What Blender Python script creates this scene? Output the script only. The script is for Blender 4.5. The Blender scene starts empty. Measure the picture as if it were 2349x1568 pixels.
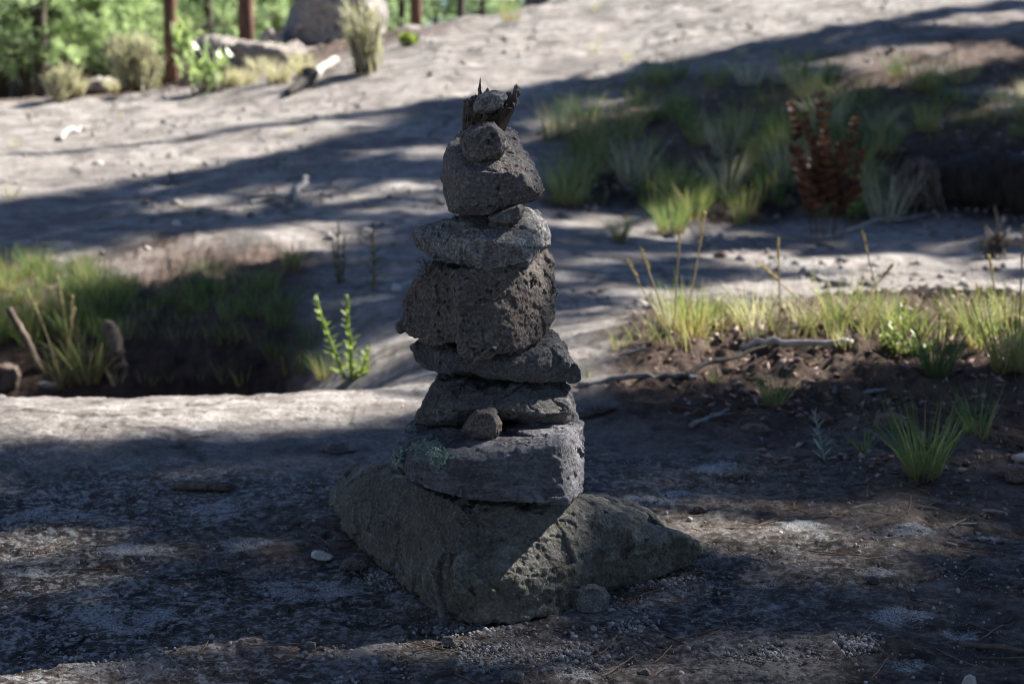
import bpy, bmesh, math, random
import numpy as np
from mathutils import Vector

random.seed(7)
R = np.random.default_rng(7)
scene = bpy.context.scene
col = scene.collection

# ------------------------------------------------------------------ camera
H = 0.65                                   # camera height above the near rock (m)
PITCH = math.radians(9.23)
LENS = 55.0
K = 36.0 / LENS / 2349.0                   # one photo pixel (2349 wide) at unit depth
CP, SP = math.cos(PITCH), math.sin(PITCH)
cam_d = bpy.data.cameras.new("camera")
cam = bpy.data.objects.new("camera", cam_d)
col.objects.link(cam)
cam_d.lens = LENS
cam_d.sensor_width = 36.0
cam_d.clip_start = 0.05
cam_d.clip_end = 2000
cam_d.dof.use_dof = True
cam_d.dof.focus_distance = 1.915
cam_d.dof.aperture_fstop = 6.3
cam_d.dof.aperture_blades = 9
cam.location = (0, 0, H)
cam.rotation_euler = (math.pi / 2 - PITCH, 0, 0)
scene.camera = cam

# ------------------------------------------------------------------ light
SUN_EL = math.radians(42)
SUN_AZ = math.radians(64)                  # from +Y towards +X : behind and to the right
SUN = np.array([math.sin(SUN_AZ) * math.cos(SUN_EL), math.cos(SUN_AZ) * math.cos(SUN_EL), math.sin(SUN_EL)])
world = bpy.data.worlds.new("World")
scene.world = world
world.use_nodes = True
wn = world.node_tree
sky = wn.nodes.new("ShaderNodeTexSky")
sky.sky_type = 'NISHITA'
sky.sun_disc = False
sky.sun_elevation = SUN_EL
sky.sun_rotation = SUN_AZ
sky.altitude = 2000
sky.air_density = 1.0
sky.dust_density = 0.1
sky.ozone_density = 3.0
hs = wn.nodes.new("ShaderNodeHueSaturation")
hs.inputs['Saturation'].default_value = 1.1
hs.inputs['Hue'].default_value = 0.505
wn.links.new(sky.outputs[0], hs.inputs['Color'])
wn.links.new(hs.outputs[0], wn.nodes["Background"].inputs[0])
wn.nodes["Background"].inputs[1].default_value = 0.058
sun_d = bpy.data.lights.new("sun", 'SUN')
sun_d.energy = 5.0
sun_d.angle = math.radians(0.53)
sun_d.color = (1.0, 0.955, 0.89)
sun = bpy.data.objects.new("sun", sun_d)
col.objects.link(sun)
sun.rotation_euler = Vector(-SUN).to_track_quat('-Z', 'Y').to_euler()
sun.location = (8, 4, 12)
scene.view_settings.view_transform = 'Standard'
scene.view_settings.look = 'None'
scene.view_settings.exposure = 1.7
scene.view_settings.gamma = 1.0
scene.cycles.max_bounces = 7
scene.cycles.transparent_max_bounces = 4
scene.cycles.use_denoising = True
scene.cycles.filter_width = 0.9

# ------------------------------------------------------------------ noise
_G = R.normal(size=(1024, 3)); _G /= np.linalg.norm(_G, axis=1)[:, None]
_RV = R.random((4096, 3))

def _hash(ix, iy, iz, seed, n):
    h = (ix * 73856093) ^ (iy * 19349663) ^ (iz * 83492791) ^ (seed * 2654435761)
    h = (h ^ (h >> 13)) * 1274126177
    return ((h ^ (h >> 16)) & (n - 1)).astype(np.int64)

def perlin(p, seed=0):
    i = np.floor(p).astype(np.int64)
    f = p - i
    u = f * f * f * (f * (f * 6 - 15) + 10)
    out = 0
    for dx in (0, 1):
        wx = u[:, 0] if dx else 1 - u[:, 0]
        for dy in (0, 1):
            wy = u[:, 1] if dy else 1 - u[:, 1]
            for dz in (0, 1):
                wz = u[:, 2] if dz else 1 - u[:, 2]
                g = _G[_hash(i[:, 0] + dx, i[:, 1] + dy, i[:, 2] + dz, seed, 1024)]
                d = g[:, 0] * (f[:, 0] - dx) + g[:, 1] * (f[:, 1] - dy) + g[:, 2] * (f[:, 2] - dz)
                out = out + wx * wy * wz * d
    return out * 1.5

def fbm(p, octaves=4, gain=0.5, lac=2.03, seed=0):
    a, s, tot = 1.0, 0.0, 0.0
    for o in range(octaves):
        s = s + a * perlin(p, seed + o * 17); tot += a
        p = p * lac + 3.7; a *= gain
    return s / tot

def ridged(p, octaves=3, seed=0):
    a, s, tot = 1.0, 0.0, 0.0
    for o in range(octaves):
        s = s + a * (1 - 2 * np.abs(perlin(p, seed + o * 13))); tot += a
        p = p * 2.1 + 1.3; a *= 0.5
    return s / tot

def cells(p, seed=0):
    """nearest cell: distance, and vector from its centre, and its random triple"""
    i = np.floor(p).astype(np.int64)
    best = np.full(len(p), 9.0); vec = np.zeros_like(p); rnd = np.zeros_like(p)
    for dx in (-1, 0, 1):
        for dy in (-1, 0, 1):
            for dz in (-1, 0, 1):
                c = i + np.array([dx, dy, dz])
                h = _hash(c[:, 0], c[:, 1], c[:, 2], seed, 4096)
                q = p - (c + _RV[h])
                d = np.sqrt((q * q).sum(1))
                m = d < best
                best[m] = d[m]; vec[m] = q[m]; rnd[m] = _RV[(h[m] * 7 + 13) & 4095]
    return best, vec, rnd

# ------------------------------------------------------------------ photo pixel <-> place
def at(px, py, Y):
    """point at distance Y in front of the camera that stands at pixel (px,py) of the photo"""
    u = (px - 1174.5) * K; v = (784 - py) * K
    d = Y / (CP + v * SP)
    return np.array([u * d, Y, H + d * (v * CP - SP)])

def ray(px, py):
    u = (px - 1174.5) * K; v = (784 - py) * K
    return np.array([u, CP + v * SP, v * CP - SP])

def project(p):
    x, y, z = p[:, 0], p[:, 1], p[:, 2] - H
    d = np.maximum(y * CP - z * SP, 1e-3)
    v = (y * SP + z * CP) / d
    return 1174.5 + x / d / K, 784 - v / K

# ------------------------------------------------------------------ terrain
YR = np.array([0, 2.9, 3.2, 3.45, 3.7, 4.0, 4.4, 4.8, 5.2, 6, 7, 8, 9, 10, 11, 12, 13, 14, 16, 18, 22, 30, 50, 200])
PXC = np.array([-100, 300, 600, 850, 1000, 1200, 1500, 1800, 2100, 2450])
ZT = np.array([
 [0, 0, 0, -.02, -.38, -.55, -.45, -.12, -.02, .08, .17, .25, .33, .40, .47, .53, .53, .50, .42, .38, .35, .35, .5, 5],
 [0, 0, 0, -.02, -.38, -.55, -.45, -.12, -.02, .08, .17, .26, .35, .43, .51, .57, .57, .54, .48, .44, .40, .40, .6, 5],
 [0, 0, 0, -.02, -.28, -.38, -.26, -.04, .0, .1, .2, .31, .42, .53, .65, .73, .78, .83, .95, 1.08, 1.0, .9, 1.1, 6],
 [0, 0, 0, -.01, -.06, -.08, -.05, -.01, .02, .1, .2, .32, .45, .6, .76, .92, 1.03, 1.1, 1.18, 1.22, 1.15, 1.1, 1.3, 6],
 [0, 0, 0, 0, -.03, -.05, -.03, 0, .03, .1, .2, .33, .48, .65, .83, 1.0, 1.13, 1.19, 1.2, 1.22, 1.2, 1.2, 1.5, 7],
 [0, 0, 0, 0, .0, .0, .0, 0, .02, .06, .13, .28, .46, .66, .86, 1.06, 1.23, 1.33, 1.38, 1.38, 1.3, 1.3, 1.6, 7],
 [0, 0, .02, .03, .04, .05, .03, 0, 0, 0, .06, .26, .48, .7, .93, 1.16, 1.38, 1.58, 1.85, 2.0, 2.1, 2.2, 2.5, 8],
 [0, 0, .03, .06, .09, .10, .05, .01, 0, 0, .03, .33, .56, .8, 1.04, 1.28, 1.5, 1.7, 2.05, 2.3, 2.6, 2.8, 3.2, 9],
 [0, .02, .05, .08, .11, .12, .07, .02, 0, 0, .03, .42, .66, .9, 1.12, 1.35, 1.58, 1.8, 2.2, 2.6, 3.0, 3.5, 4, 10],
 [0, .02, .05, .08, .11, .12, .07, .02, 0, 0, .03, .42, .66, .9, 1.12, 1.35, 1.58, 1.8, 2.2, 2.6, 3.0, 3.5, 4, 10]])
_pg = np.linspace(-100, 2450, 171)
_lg = np.linspace(math.log(2.5), math.log(200), 320)
_tab = np.zeros((len(_pg), len(_lg)))
_tmp = np.array([np.interp(np.exp(_lg), YR, r) for r in ZT])
for j in range(len(_lg)):
    _tab[:, j] = np.interp(_pg, PXC, _tmp[:, j])
for _ in range(3):
    _p = np.pad(_tab, ((6, 6), (1, 1)), mode='edge')
    _tab = sum(_p[a:a + len(_pg), 1:-1] for a in range(13)) / 13
    _p = np.pad(_tab, ((0, 0), (1, 1)), mode='edge')
    _tab = (_p[:, :-2] + _p[:, 1:-1] + _p[:, 2:]) / 3

def T0(x, y):
    yy = np.clip(y, 2.5, 200)
    px = 1174.5 + x / np.maximum(y, 1.0) / K * 0.995
    a = np.clip((px + 100) / (_pg[1] - _pg[0]), 0, len(_pg) - 1.001)
    b = np.clip((np.log(yy) - _lg[0]) / (_lg[1] - _lg[0]), 0, len(_lg) - 1.001)
    i = a.astype(int); j = b.astype(int); fa = a - i; fb = b - j
    z = (_tab[i, j] * (1 - fa) * (1 - fb) + _tab[i + 1, j] * fa * (1 - fb)
         + _tab[i, j + 1] * (1 - fa) * fb + _tab[i + 1, j + 1] * fa * fb)
    return np.where(y < 2.6, z * np.clip((y - 2.3) / .3, 0, 1), z)

def soil_mask(x, y):
    """soil and litter instead of bare rock"""
    n = fbm(np.stack([x * 1.6, y * 1.6, 0 * x], 1), 3, seed=91)
    px = 1174.5 + x / np.maximum(y, 1.0) / K
    def ss(a, b, v): t = np.clip((v - a) / (b - a), 0, 1); return t * t * (3 - 2 * t)
    m = ss(1330, 1480, px + n * 150) * ss(2.55, 3.0, y + n * .3 - (1900 - px) * .0004) * (1 - ss(4.1, 4.5, y + n * .3))
    b = ss(1180, 1330, px + n * 120) * ss(6.85, 7.2, y + n * .5) * (1 - ss(9.0, 10.5, y + n * 1.2 - (px - 1400) * .001))
    g = (1 - ss(620, 760, px + n * 120)) * ss(3.42, 3.6, y) * (1 - ss(5.4, 6.0, y + n * .8))
    b = b * ss(-.55, -.2, fbm(np.stack([x * 1.3, y * 1.6, 0 * x + 4], 1), 3, seed=93) - (y - 7.4) * .06)
    f = (1 - ss(850, 1200, px + n * 100)) * ss(11.5, 13, y + n * 1.5) + ss(15, 19, y + n * 2)
    return np.clip(m + b + g + f, 0, 1)

def T(x, y):
    x = np.atleast_1d(np.asarray(x, float)); y = np.atleast_1d(np.asarray(y, float))
    z = T0(x, y)
    P = np.stack([x, y, np.zeros_like(x)], 1)
    far = np.clip((y - 3) / 8, 0, 1)
    near_flat = np.clip(np.hypot(x - .02, y - 2.0) / .45, .25, 1)
    z = z + fbm(P * 2.2, 3, seed=5) * (.012 + .05 * far) * near_flat
    z = z + fbm(P * 11.0, 3, seed=6) * .006
    sm = soil_mask(x, y)
    tt = fbm(P * np.array([.45, 1.0, 1]), 3, seed=12) * 3.4 + y * .4; fr = tt - np.floor(tt); st = np.clip((fr - .40) / .16, 0, 1)
    z = z + (st * st * (3 - 2 * st) - fr) * .022 * np.clip((y - 4.4) / 1.5, 0, 1) * np.clip((16 - y) / 3, 0, 1) * (1 - sm)
    z = z + sm * (fbm(P * 7, 4, .6, seed=8) * .05 + np.clip(fbm(P * 26, 2, seed=9), 0, 1) * .03)
    return z

def gpt(px, py):
    """where the line of sight through a photo pixel meets the ground"""
    r = ray(px, py)
    ys = np.concatenate([np.arange(.8, 6, .01), np.arange(6, 60, .05)])
    P = np.array([0, 0, H]) + r * (ys / r[1])[:, None]
    dz = P[:, 2] - T(P[:, 0], P[:, 1])
    k = np.argmax(dz <= 0)
    if dz[k] > 0: k = len(ys) - 1
    p = P[k].copy(); p[2] = T(p[0], p[1])[0]
    return p

def mpp(p):                                  # metres per photo pixel at a point
    return K * (p[1] * CP - (p[2] - H) * SP)

# ------------------------------------------------------------------ mesh builder
class MB:
    def __init__(self): self.v = []; self.q = []; self.t = []; self.a = []; self.n = 0
    def add(self, v, quads=None, tris=None, a=None):
        v = np.asarray(v, float)
        self.v.append(v); self.a.append(np.zeros(len(v)) if a is None else np.asarray(a, float))
        if quads is not None and len(quads): self.q.append(np.asarray(quads, np.int64) + self.n)
        if tris is not None and len(tris): self.t.append(np.asarray(tris, np.int64) + self.n)
        self.n += len(v)
    def build(self, name, mat, parent=None, origin=None, smooth=True, tname='t'):
        v = np.concatenate(self.v) if self.v else np.zeros((0, 3))
        q = np.concatenate(self.q) if self.q else np.zeros((0, 4), np.int64)
        t = np.concatenate(self.t) if self.t else np.zeros((0, 3), np.int64)
        return link_mesh(name, v, q, t, mat, parent, origin, smooth, {tname: np.concatenate(self.a)})

def make_mesh(name, v, q, t, smooth, attrs=None):
    me = bpy.data.meshes.new(name)
    me.vertices.add(len(v)); me.vertices.foreach_set('co', np.ascontiguousarray(v, np.float32).ravel())
    nl = 4 * len(q) + 3 * len(t)
    me.loops.add(nl)
    me.loops.foreach_set('vertex_index', np.concatenate([q.ravel(), t.ravel()]).astype(np.int32))
    me.polygons.add(len(q) + len(t))
    st = np.concatenate([np.arange(len(q)) * 4, 4 * len(q) + np.arange(len(t)) * 3]).astype(np.int32)
    me.polygons.foreach_set('loop_start', st)
    me.update(calc_edges=True)
    if smooth: me.polygons.foreach_set('use_smooth', np.ones(len(q) + len(t), bool))
    for k, a in (attrs or {}).items():
        at_ = me.attributes.new(k, 'FLOAT', 'POINT'); at_.data.foreach_set('value', np.ascontiguousarray(a, np.float32))
    me.validate()
    return me

def link_mesh(name, v, q, t, mat, parent=None, origin=None, smooth=True, attrs=None):
    """vertices are in world metres; the object's origin is put at `origin` (or the parent's)"""
    if parent is not None: o0 = np.array(parent['_o'])
    elif origin is None: o0 = np.array([0., 0, 0])
    else: o0 = np.asarray(origin, float)
    me = make_mesh(name, v - o0, q, t, smooth, attrs)
    me.materials.append(mat)
    ob = bpy.data.objects.new(name, me); col.objects.link(ob)
    if parent is not None: ob.parent = parent
    else: ob.location = o0
    ob['_o'] = list(o0)
    return ob

def tag(o, label, cat, group=None):
    o['label'] = label; o['category'] = cat
    if group: o['group'] = group
    return o

def thing(name, label, cat, loc, group=None):
    o = bpy.data.objects.new(name, None); col.objects.link(o)
    o.empty_display_size = .05
    o.location = loc; o['_o'] = list(loc)
    return tag(o, label, cat, group)

def copy_tree(o, loc, rot=0.0, scale=1.0, label=None, tilt=(0, 0)):
    c = o.copy(); col.objects.link(c)
    c.location = loc; c.rotation_euler = (tilt[0], tilt[1], rot); c.scale = (scale,) * 3
    if label: c['label'] = label
    for ch in o.children:
        d = ch.copy(); col.objects.link(d); d.parent = c
    return c

# ------------------------------------------------------------------ materials
class NT:
    def __init__(self, name):
        self.m = bpy.data.materials.new(name); self.m.use_nodes = True
        self.t = self.m.node_tree; self.n = self.t.nodes; self.n.clear()
        self.out = self.n.new('ShaderNodeOutputMaterial')
    def link(self, a, b): self.t.links.new(a, b)
    def node(self, typ, **kw):
        x = self.n.new(typ)
        for k, v in kw.items(): setattr(x, k, v)
        return x
    def coord(self): return self.node('ShaderNodeTexCoord').outputs['Object']
    def scaled(self, vec, s):
        x = self.node('ShaderNodeMapping'); self.link(vec, x.inputs[0]); x.inputs['Scale'].default_value = s
        return x.outputs[0]
    def noise(self, vec, scale, detail=6, rough=.55, dist=0):
        x = self.node('ShaderNodeTexNoise'); self.link(vec, x.inputs['Vector'])
        x.inputs['Scale'].default_value = scale; x.inputs['Detail'].default_value = detail
        x.inputs['Roughness'].default_value = rough; x.inputs['Distortion'].default_value = dist
        return x.outputs['Fac']
    def voro(self, vec, scale, feature='F1', rnd=1.0):
        x = self.node('ShaderNodeTexVoronoi', feature=feature); self.link(vec, x.inputs['Vector'])
        x.inputs['Scale'].default_value = scale; x.inputs['Randomness'].default_value = rnd
        return x.outputs['Distance']
    def ramp(self, fac, *stops):
        x = self.node('ShaderNodeValToRGB'); e = x.color_ramp.elements
        while len(e) < len(stops): e.new(.5)
        for el, (p, c) in zip(e, stops):
            el.position = p; el.color = (c, c, c, 1) if not isinstance(c, tuple) else (*c, 1)
        if hasattr(fac, 'links'): self.link(fac, x.inputs[0])
        return x.outputs[0]
    def math(self, op, a, b=None, clamp=False):
        x = self.node('ShaderNodeMath', operation=op); x.use_clamp = clamp
        for i, s in enumerate((a, b)):
            if s is None: continue
            if hasattr(s, 'links'): self.link(s, x.inputs[i])
            else: x.inputs[i].default_value = s
        return x.outputs[0]
    def mix(self, fac, a, b, mode='MIX'):
        x = self.node('ShaderNodeMix', data_type='RGBA', blend_type=mode)
        for s, i in ((fac, 0), (a, 6), (b, 7)):
            if hasattr(s, 'links'): self.link(s, x.inputs[i])
            elif isinstance(s, tuple): x.inputs[i].default_value = (*s, 1)
            else: x.inputs[i].default_value = s
        return x.outputs[2]
    def attr(self, name): return self.node('ShaderNodeAttribute', attribute_name=name).outputs['Fac']
    def bump(self, h, strength, dist, prev=None):
        x = self.node('ShaderNodeBump'); self.link(h, x.inputs['Height'])
        x.inputs['Strength'].default_value = strength; x.inputs['Distance'].default_value = dist
        if prev is not None: self.link(prev, x.inputs['Normal'])
        return x.outputs[0]
    def principled(self, color, rough=.9, normal=None, spec=.25):
        b = self.node('ShaderNodeBsdfPrincipled')
        if hasattr(color, 'links'): self.link(color, b.inputs['Base Color'])
        else: b.inputs['Base Color'].default_value = (*color, 1)
        if hasattr(rough, 'links'): self.link(rough, b.inputs['Roughness'])
        else: b.inputs['Roughness'].default_value = rough
        b.inputs['Specular IOR Level'].default_value = spec
        if normal is not None: self.link(normal, b.inputs['Normal'])
        self.link(b.outputs[0], self.out.inputs[0])
        return b

def stone_mat(name, dark, mid, pale, pale_at=.62, s=1.0, moss=None, moss_at=.6, pits=.5, warm=None, gain=1.7, grain=.6, strata=0.0):
    dark, mid, pale = (tuple(min(.85, x * gain) for x in k) for k in (dark, mid, pale))
    n = NT(name); c = n.coord()
    big = n.noise(c, 7 * s, 5, .6, .3)
    med = n.noise(c, 38 * s, 7, .65)
    fine = n.noise(c, 240 * s, 5, .7)
    colr = n.mix(n.ramp(big, (.36, 0.), (.66, 1.)), dark, mid)
    colr = n.mix(n.ramp(med, (pale_at - .08, 0.), (pale_at + .12, 1.)), colr, pale)
    if warm: colr = n.mix(n.math('MULTIPLY', n.ramp(n.noise(c, 13 * s, 4, .6), (.5, 0.), (.66, 1.)), .7), colr, warm)
    colr = n.mix(n.math('MULTIPLY', n.ramp(fine, (.40, 1.), (.52, 0.)), .75 * grain), colr, tuple(x * .4 for x in dark))
    colr = n.mix(n.math('MULTIPLY', n.ramp(fine, (.53, 0.), (.66, 1.)), .7 * grain), colr, tuple(min(1, x * 1.6) for x in pale))
    if strata:
        st = n.noise(n.scaled(c, (1, 1, 6)), 26 * s, 6, .7, .6)
        colr = n.mix(n.math('MULTIPLY', n.ramp(st, (.40, 1.), (.52, 0.)), strata), colr, tuple(x * .5 for x in dark))
        colr = n.mix(n.math('MULTIPLY', n.ramp(st, (.56, 0.), (.66, 1.)), strata * .6), colr, pale)
    pt = n.node('ShaderNodeNewGeometry').outputs['Pointiness']  # light-catching edges painted pale, hollows painted darker
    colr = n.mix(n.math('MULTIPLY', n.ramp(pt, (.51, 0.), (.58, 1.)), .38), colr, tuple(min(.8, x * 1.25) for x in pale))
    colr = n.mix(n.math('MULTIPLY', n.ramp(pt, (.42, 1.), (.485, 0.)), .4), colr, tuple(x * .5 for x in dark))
    pv = n.voro(c, 95 * s)
    pitm = n.math('MULTIPLY', n.ramp(pv, (.1, 1.), (.32, 0.)), n.ramp(n.noise(c, 30 * s, 3), (.5, 0.), (.62, 1.)))
    colr = n.mix(n.math('MULTIPLY', pitm, pits), colr, tuple(x * .3 for x in dark))
    if moss:
        geo = n.node('ShaderNodeNewGeometry')
        mm = n.ramp(n.noise(c, 9 * s, 6, .7), (moss_at, 0.), (moss_at + .12, 1.))
        colr = n.mix(n.math('MULTIPLY', mm, n.attr('moss')), colr, moss)
    b1 = n.bump(med, .8, .008 / s)
    b2 = n.bump(n.math('SUBTRACT', fine, n.math('MULTIPLY', pitm, 1.2)), 1.0, .0050 / s, b1)
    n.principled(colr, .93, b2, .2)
    return n.m

M = {}
M['base'] = stone_mat('mossy_tuff', (.066, .061, .050), (.125, .118, .098), (.20, .195, .185), .62, 1, (.060, .062, .030), .48, .5, grain=.42, strata=.15, gain=1.85)
M['slab'] = stone_mat('grey_basalt', (.062, .060, .064), (.105, .103, .108), (.18, .18, .19), .64, 1, pits=.25, grain=.3, strata=.55, gain=2.1)
M['flat'] = stone_mat('grey_flat', (.066, .063, .061), (.112, .107, .103), (.20, .195, .19), .64, 1, pits=.25, grain=.38, strata=.5)
M['darkflat'] = stone_mat('dark_flat', (.058, .055, .055), (.10, .095, .094), (.17, .165, .165), .66, 1, pits=.3, grain=.5, strata=.2, gain=1.75)
M['block'] = stone_mat('pitted_tuff', (.084, .071, .062), (.142, .121, .107), (.24, .22, .20), .66, 1, pits=.9, warm=(.15, .10, .075), grain=.45, strata=.1)
M['pale'] = stone_mat('pale_tuff', (.12, .115, .11), (.19, .185, .18), (.30, .295, .29), .58, 1, pits=.4, grain=.85, gain=1.6)
M['upper'] = stone_mat('brown_tuff', (.088, .080, .076), (.148, .137, .131), (.25, .24, .23), .64, 1, pits=.7, warm=(.14, .105, .09), grain=.5)
M['pebble'] = stone_mat('brown_pebble', (.075, .062, .055), (.125, .105, .095), (.2, .18, .17), .66, 1.6, pits=.7)
M['greypeb'] = stone_mat('grey_pebble', (.14, .135, .13), (.23, .22, .21), (.36, .35, .34), .58, 1.6, pits=.5, gain=1.0)
M['white'] = stone_mat('white_pebble', (.55, .55, .54), (.7, .7, .7), (.8, .8, .8), .55, 2.0, pits=.5, gain=1.0)
M['reddirt'] = stone_mat('reddish_rock', (.10, .070, .058), (.16, .115, .098), (.24, .2, .18), .64, 1, pits=.4)
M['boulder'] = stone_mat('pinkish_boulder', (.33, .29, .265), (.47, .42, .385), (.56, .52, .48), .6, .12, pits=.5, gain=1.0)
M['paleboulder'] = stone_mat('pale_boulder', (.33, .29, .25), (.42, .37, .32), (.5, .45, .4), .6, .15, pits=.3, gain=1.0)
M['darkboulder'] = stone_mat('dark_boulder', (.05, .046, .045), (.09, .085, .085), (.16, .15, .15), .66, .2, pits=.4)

def leaf_mat(name, c0, c1, base=None, base_at=.3, trans=.45, rough=.6, spec=.3, dead=0.0):
    """leaf blades: colour varies from blade to blade; `base` is the straw colour near the root"""
    n = NT(name)
    rnd = n.node('ShaderNodeNewGeometry').outputs['Random Per Island']
    colr = n.mix(rnd, c0, c1)
    if dead: colr = n.mix(n.math('MULTIPLY', n.ramp(rnd, (1 - dead, 0.), (1 - dead + .03, 1.)), .9), colr, (.42, .34, .20))
    if base:
        t = n.attr('t')
        colr = n.mix(n.ramp(t, (0., 1.), (base_at, 0.)), colr, base)
    b = n.node('ShaderNodeBsdfPrincipled')
    n.link(colr, b.inputs['Base Color']); b.inputs['Roughness'].default_value = rough
    b.inputs['Specular IOR Level'].default_value = spec
    tr = n.node('ShaderNodeBsdfTranslucent')
    n.link(n.mix(1.0, colr, (1.25, 1.28, .9), 'MULTIPLY'), tr.inputs[0])
    mx = n.node('ShaderNodeMixShader'); mx.inputs[0].default_value = trans
    n.link(b.outputs[0], mx.inputs[1]); n.link(tr.outputs[0], mx.inputs[2]); n.link(mx.outputs[0], n.out.inputs[0])
    return n.m

M['grass'] = leaf_mat('green_grass', (.11, .19, .06), (.20, .27, .10), (.24, .19, .09), .35, dead=0.16)
M['yellowgrass'] = leaf_mat('yellow_green_grass', (.19, .27, .09), (.36, .38, .16), (.36, .29, .14), .45, dead=0.25)
M['darkgrass'] = leaf_mat('deep_green_grass', (.06, .12, .045), (.12, .18, .07), (.15, .13, .07), .25, dead=0.12)
M['straw'] = leaf_mat('straw', (.40, .31, .17), (.52, .43, .27), trans=.3)
M['palegrass'] = leaf_mat('pale_dry_grass', (.44, .41, .31), (.57, .53, .42), (.42, .37, .29), .3)
M['weed'] = leaf_mat('weed_leaf', (.16, .24, .05), (.30, .36, .10), rough=.35, spec=.6)
M['glossy'] = leaf_mat('glossy_leaf', (.26, .36, .14), (.42, .50, .26), rough=.42, spec=.6)
M['sage'] = leaf_mat('silver_leaf', (.24, .30, .27), (.34, .40, .36), trans=.2)
M['dock'] = leaf_mat('rust_seed', (.085, .045, .034), (.17, .088, .058), trans=.25)
M['shrub'] = leaf_mat('olive_shrub', (.30, .29, .21), (.45, .43, .33), trans=.45)
M['needle'] = leaf_mat('pine_needle', (.24, .33, .24), (.44, .54, .38), trans=.62)
M['needle2'] = leaf_mat('pine_needle_light', (.29, .38, .24), (.48, .58, .37), trans=.62)
M['needle3'] = leaf_mat('pine_needle_dark', (.05, .07, .04), (.10, .125, .07), trans=.15)
M['drylitter'] = leaf_mat('dry_needle', (.13, .075, .045), (.27, .19, .12), trans=.1, rough=.7)
M['chips'] = leaf_mat('bark_chip', (.17, .11, .085), (.46, .35, .30), trans=.05, rough=.85, spec=.15)
M['stem2'] = leaf_mat('dark_stem', (.09, .05, .03), (.13, .08, .04), trans=.1)
M['stem'] = leaf_mat('weed_stem', (.26, .22, .08), (.30, .12, .06), trans=.15)
M['lichen'] = leaf_mat('lichen_crust', (.19, .26, .22), (.40, .48, .41), trans=.1, rough=.9, spec=.1)
M['grit'] = leaf_mat('grit', (.10, .09, .085), (.42, .40, .38), trans=.0, rough=.9, spec=.2)

M['slopegrit'] = leaf_mat('slope_grit', (.13, .11, .10), (.40, .37, .34), trans=.0, rough=.9, spec=.2)

def wood_mat(name, a, b, s=1.0, axis=(1, 1, .12)):
    n = NT(name); c = n.coord()
    g = n.noise(n.scaled(c, axis), 60 * s, 6, .65, .4)
    g2 = n.noise(c, 9 * s, 4, .6)
    colr = n.mix(n.ramp(g, (.35, 0.), (.65, 1.)), a, b)
    colr = n.mix(n.math('MULTIPLY', n.ramp(g2, (.45, 0.), (.62, 1.)), .5), colr, tuple(x * .5 for x in a))
    n.principled(colr, .85, n.bump(g, .8, .004 / s), .2)
    return n.m
M['greywood'] = wood_mat('weathered_wood', (.17, .16, .15), (.36, .345, .33))
M['whitewood'] = wood_mat('bleached_wood', (.36, .33, .29), (.58, .54, .49))
M['bark'] = wood_mat('bark', (.06, .05, .043), (.23, .195, .165))
M['brownwood'] = wood_mat('brown_wood', (.10, .075, .06), (.22, .17, .14))
M['redbark'] = wood_mat('ponderosa_bark', (.12, .066, .046), (.27, .155, .108), .25, (1, 1, .3))
M['greybark'] = wood_mat('grey_bark', (.075, .058, .048), (.17, .14, .12), .25, (1, 1, .3))
M['darkwood'] = wood_mat('dark_log', (.02, .017, .015), (.06, .05, .045), .5)

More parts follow.
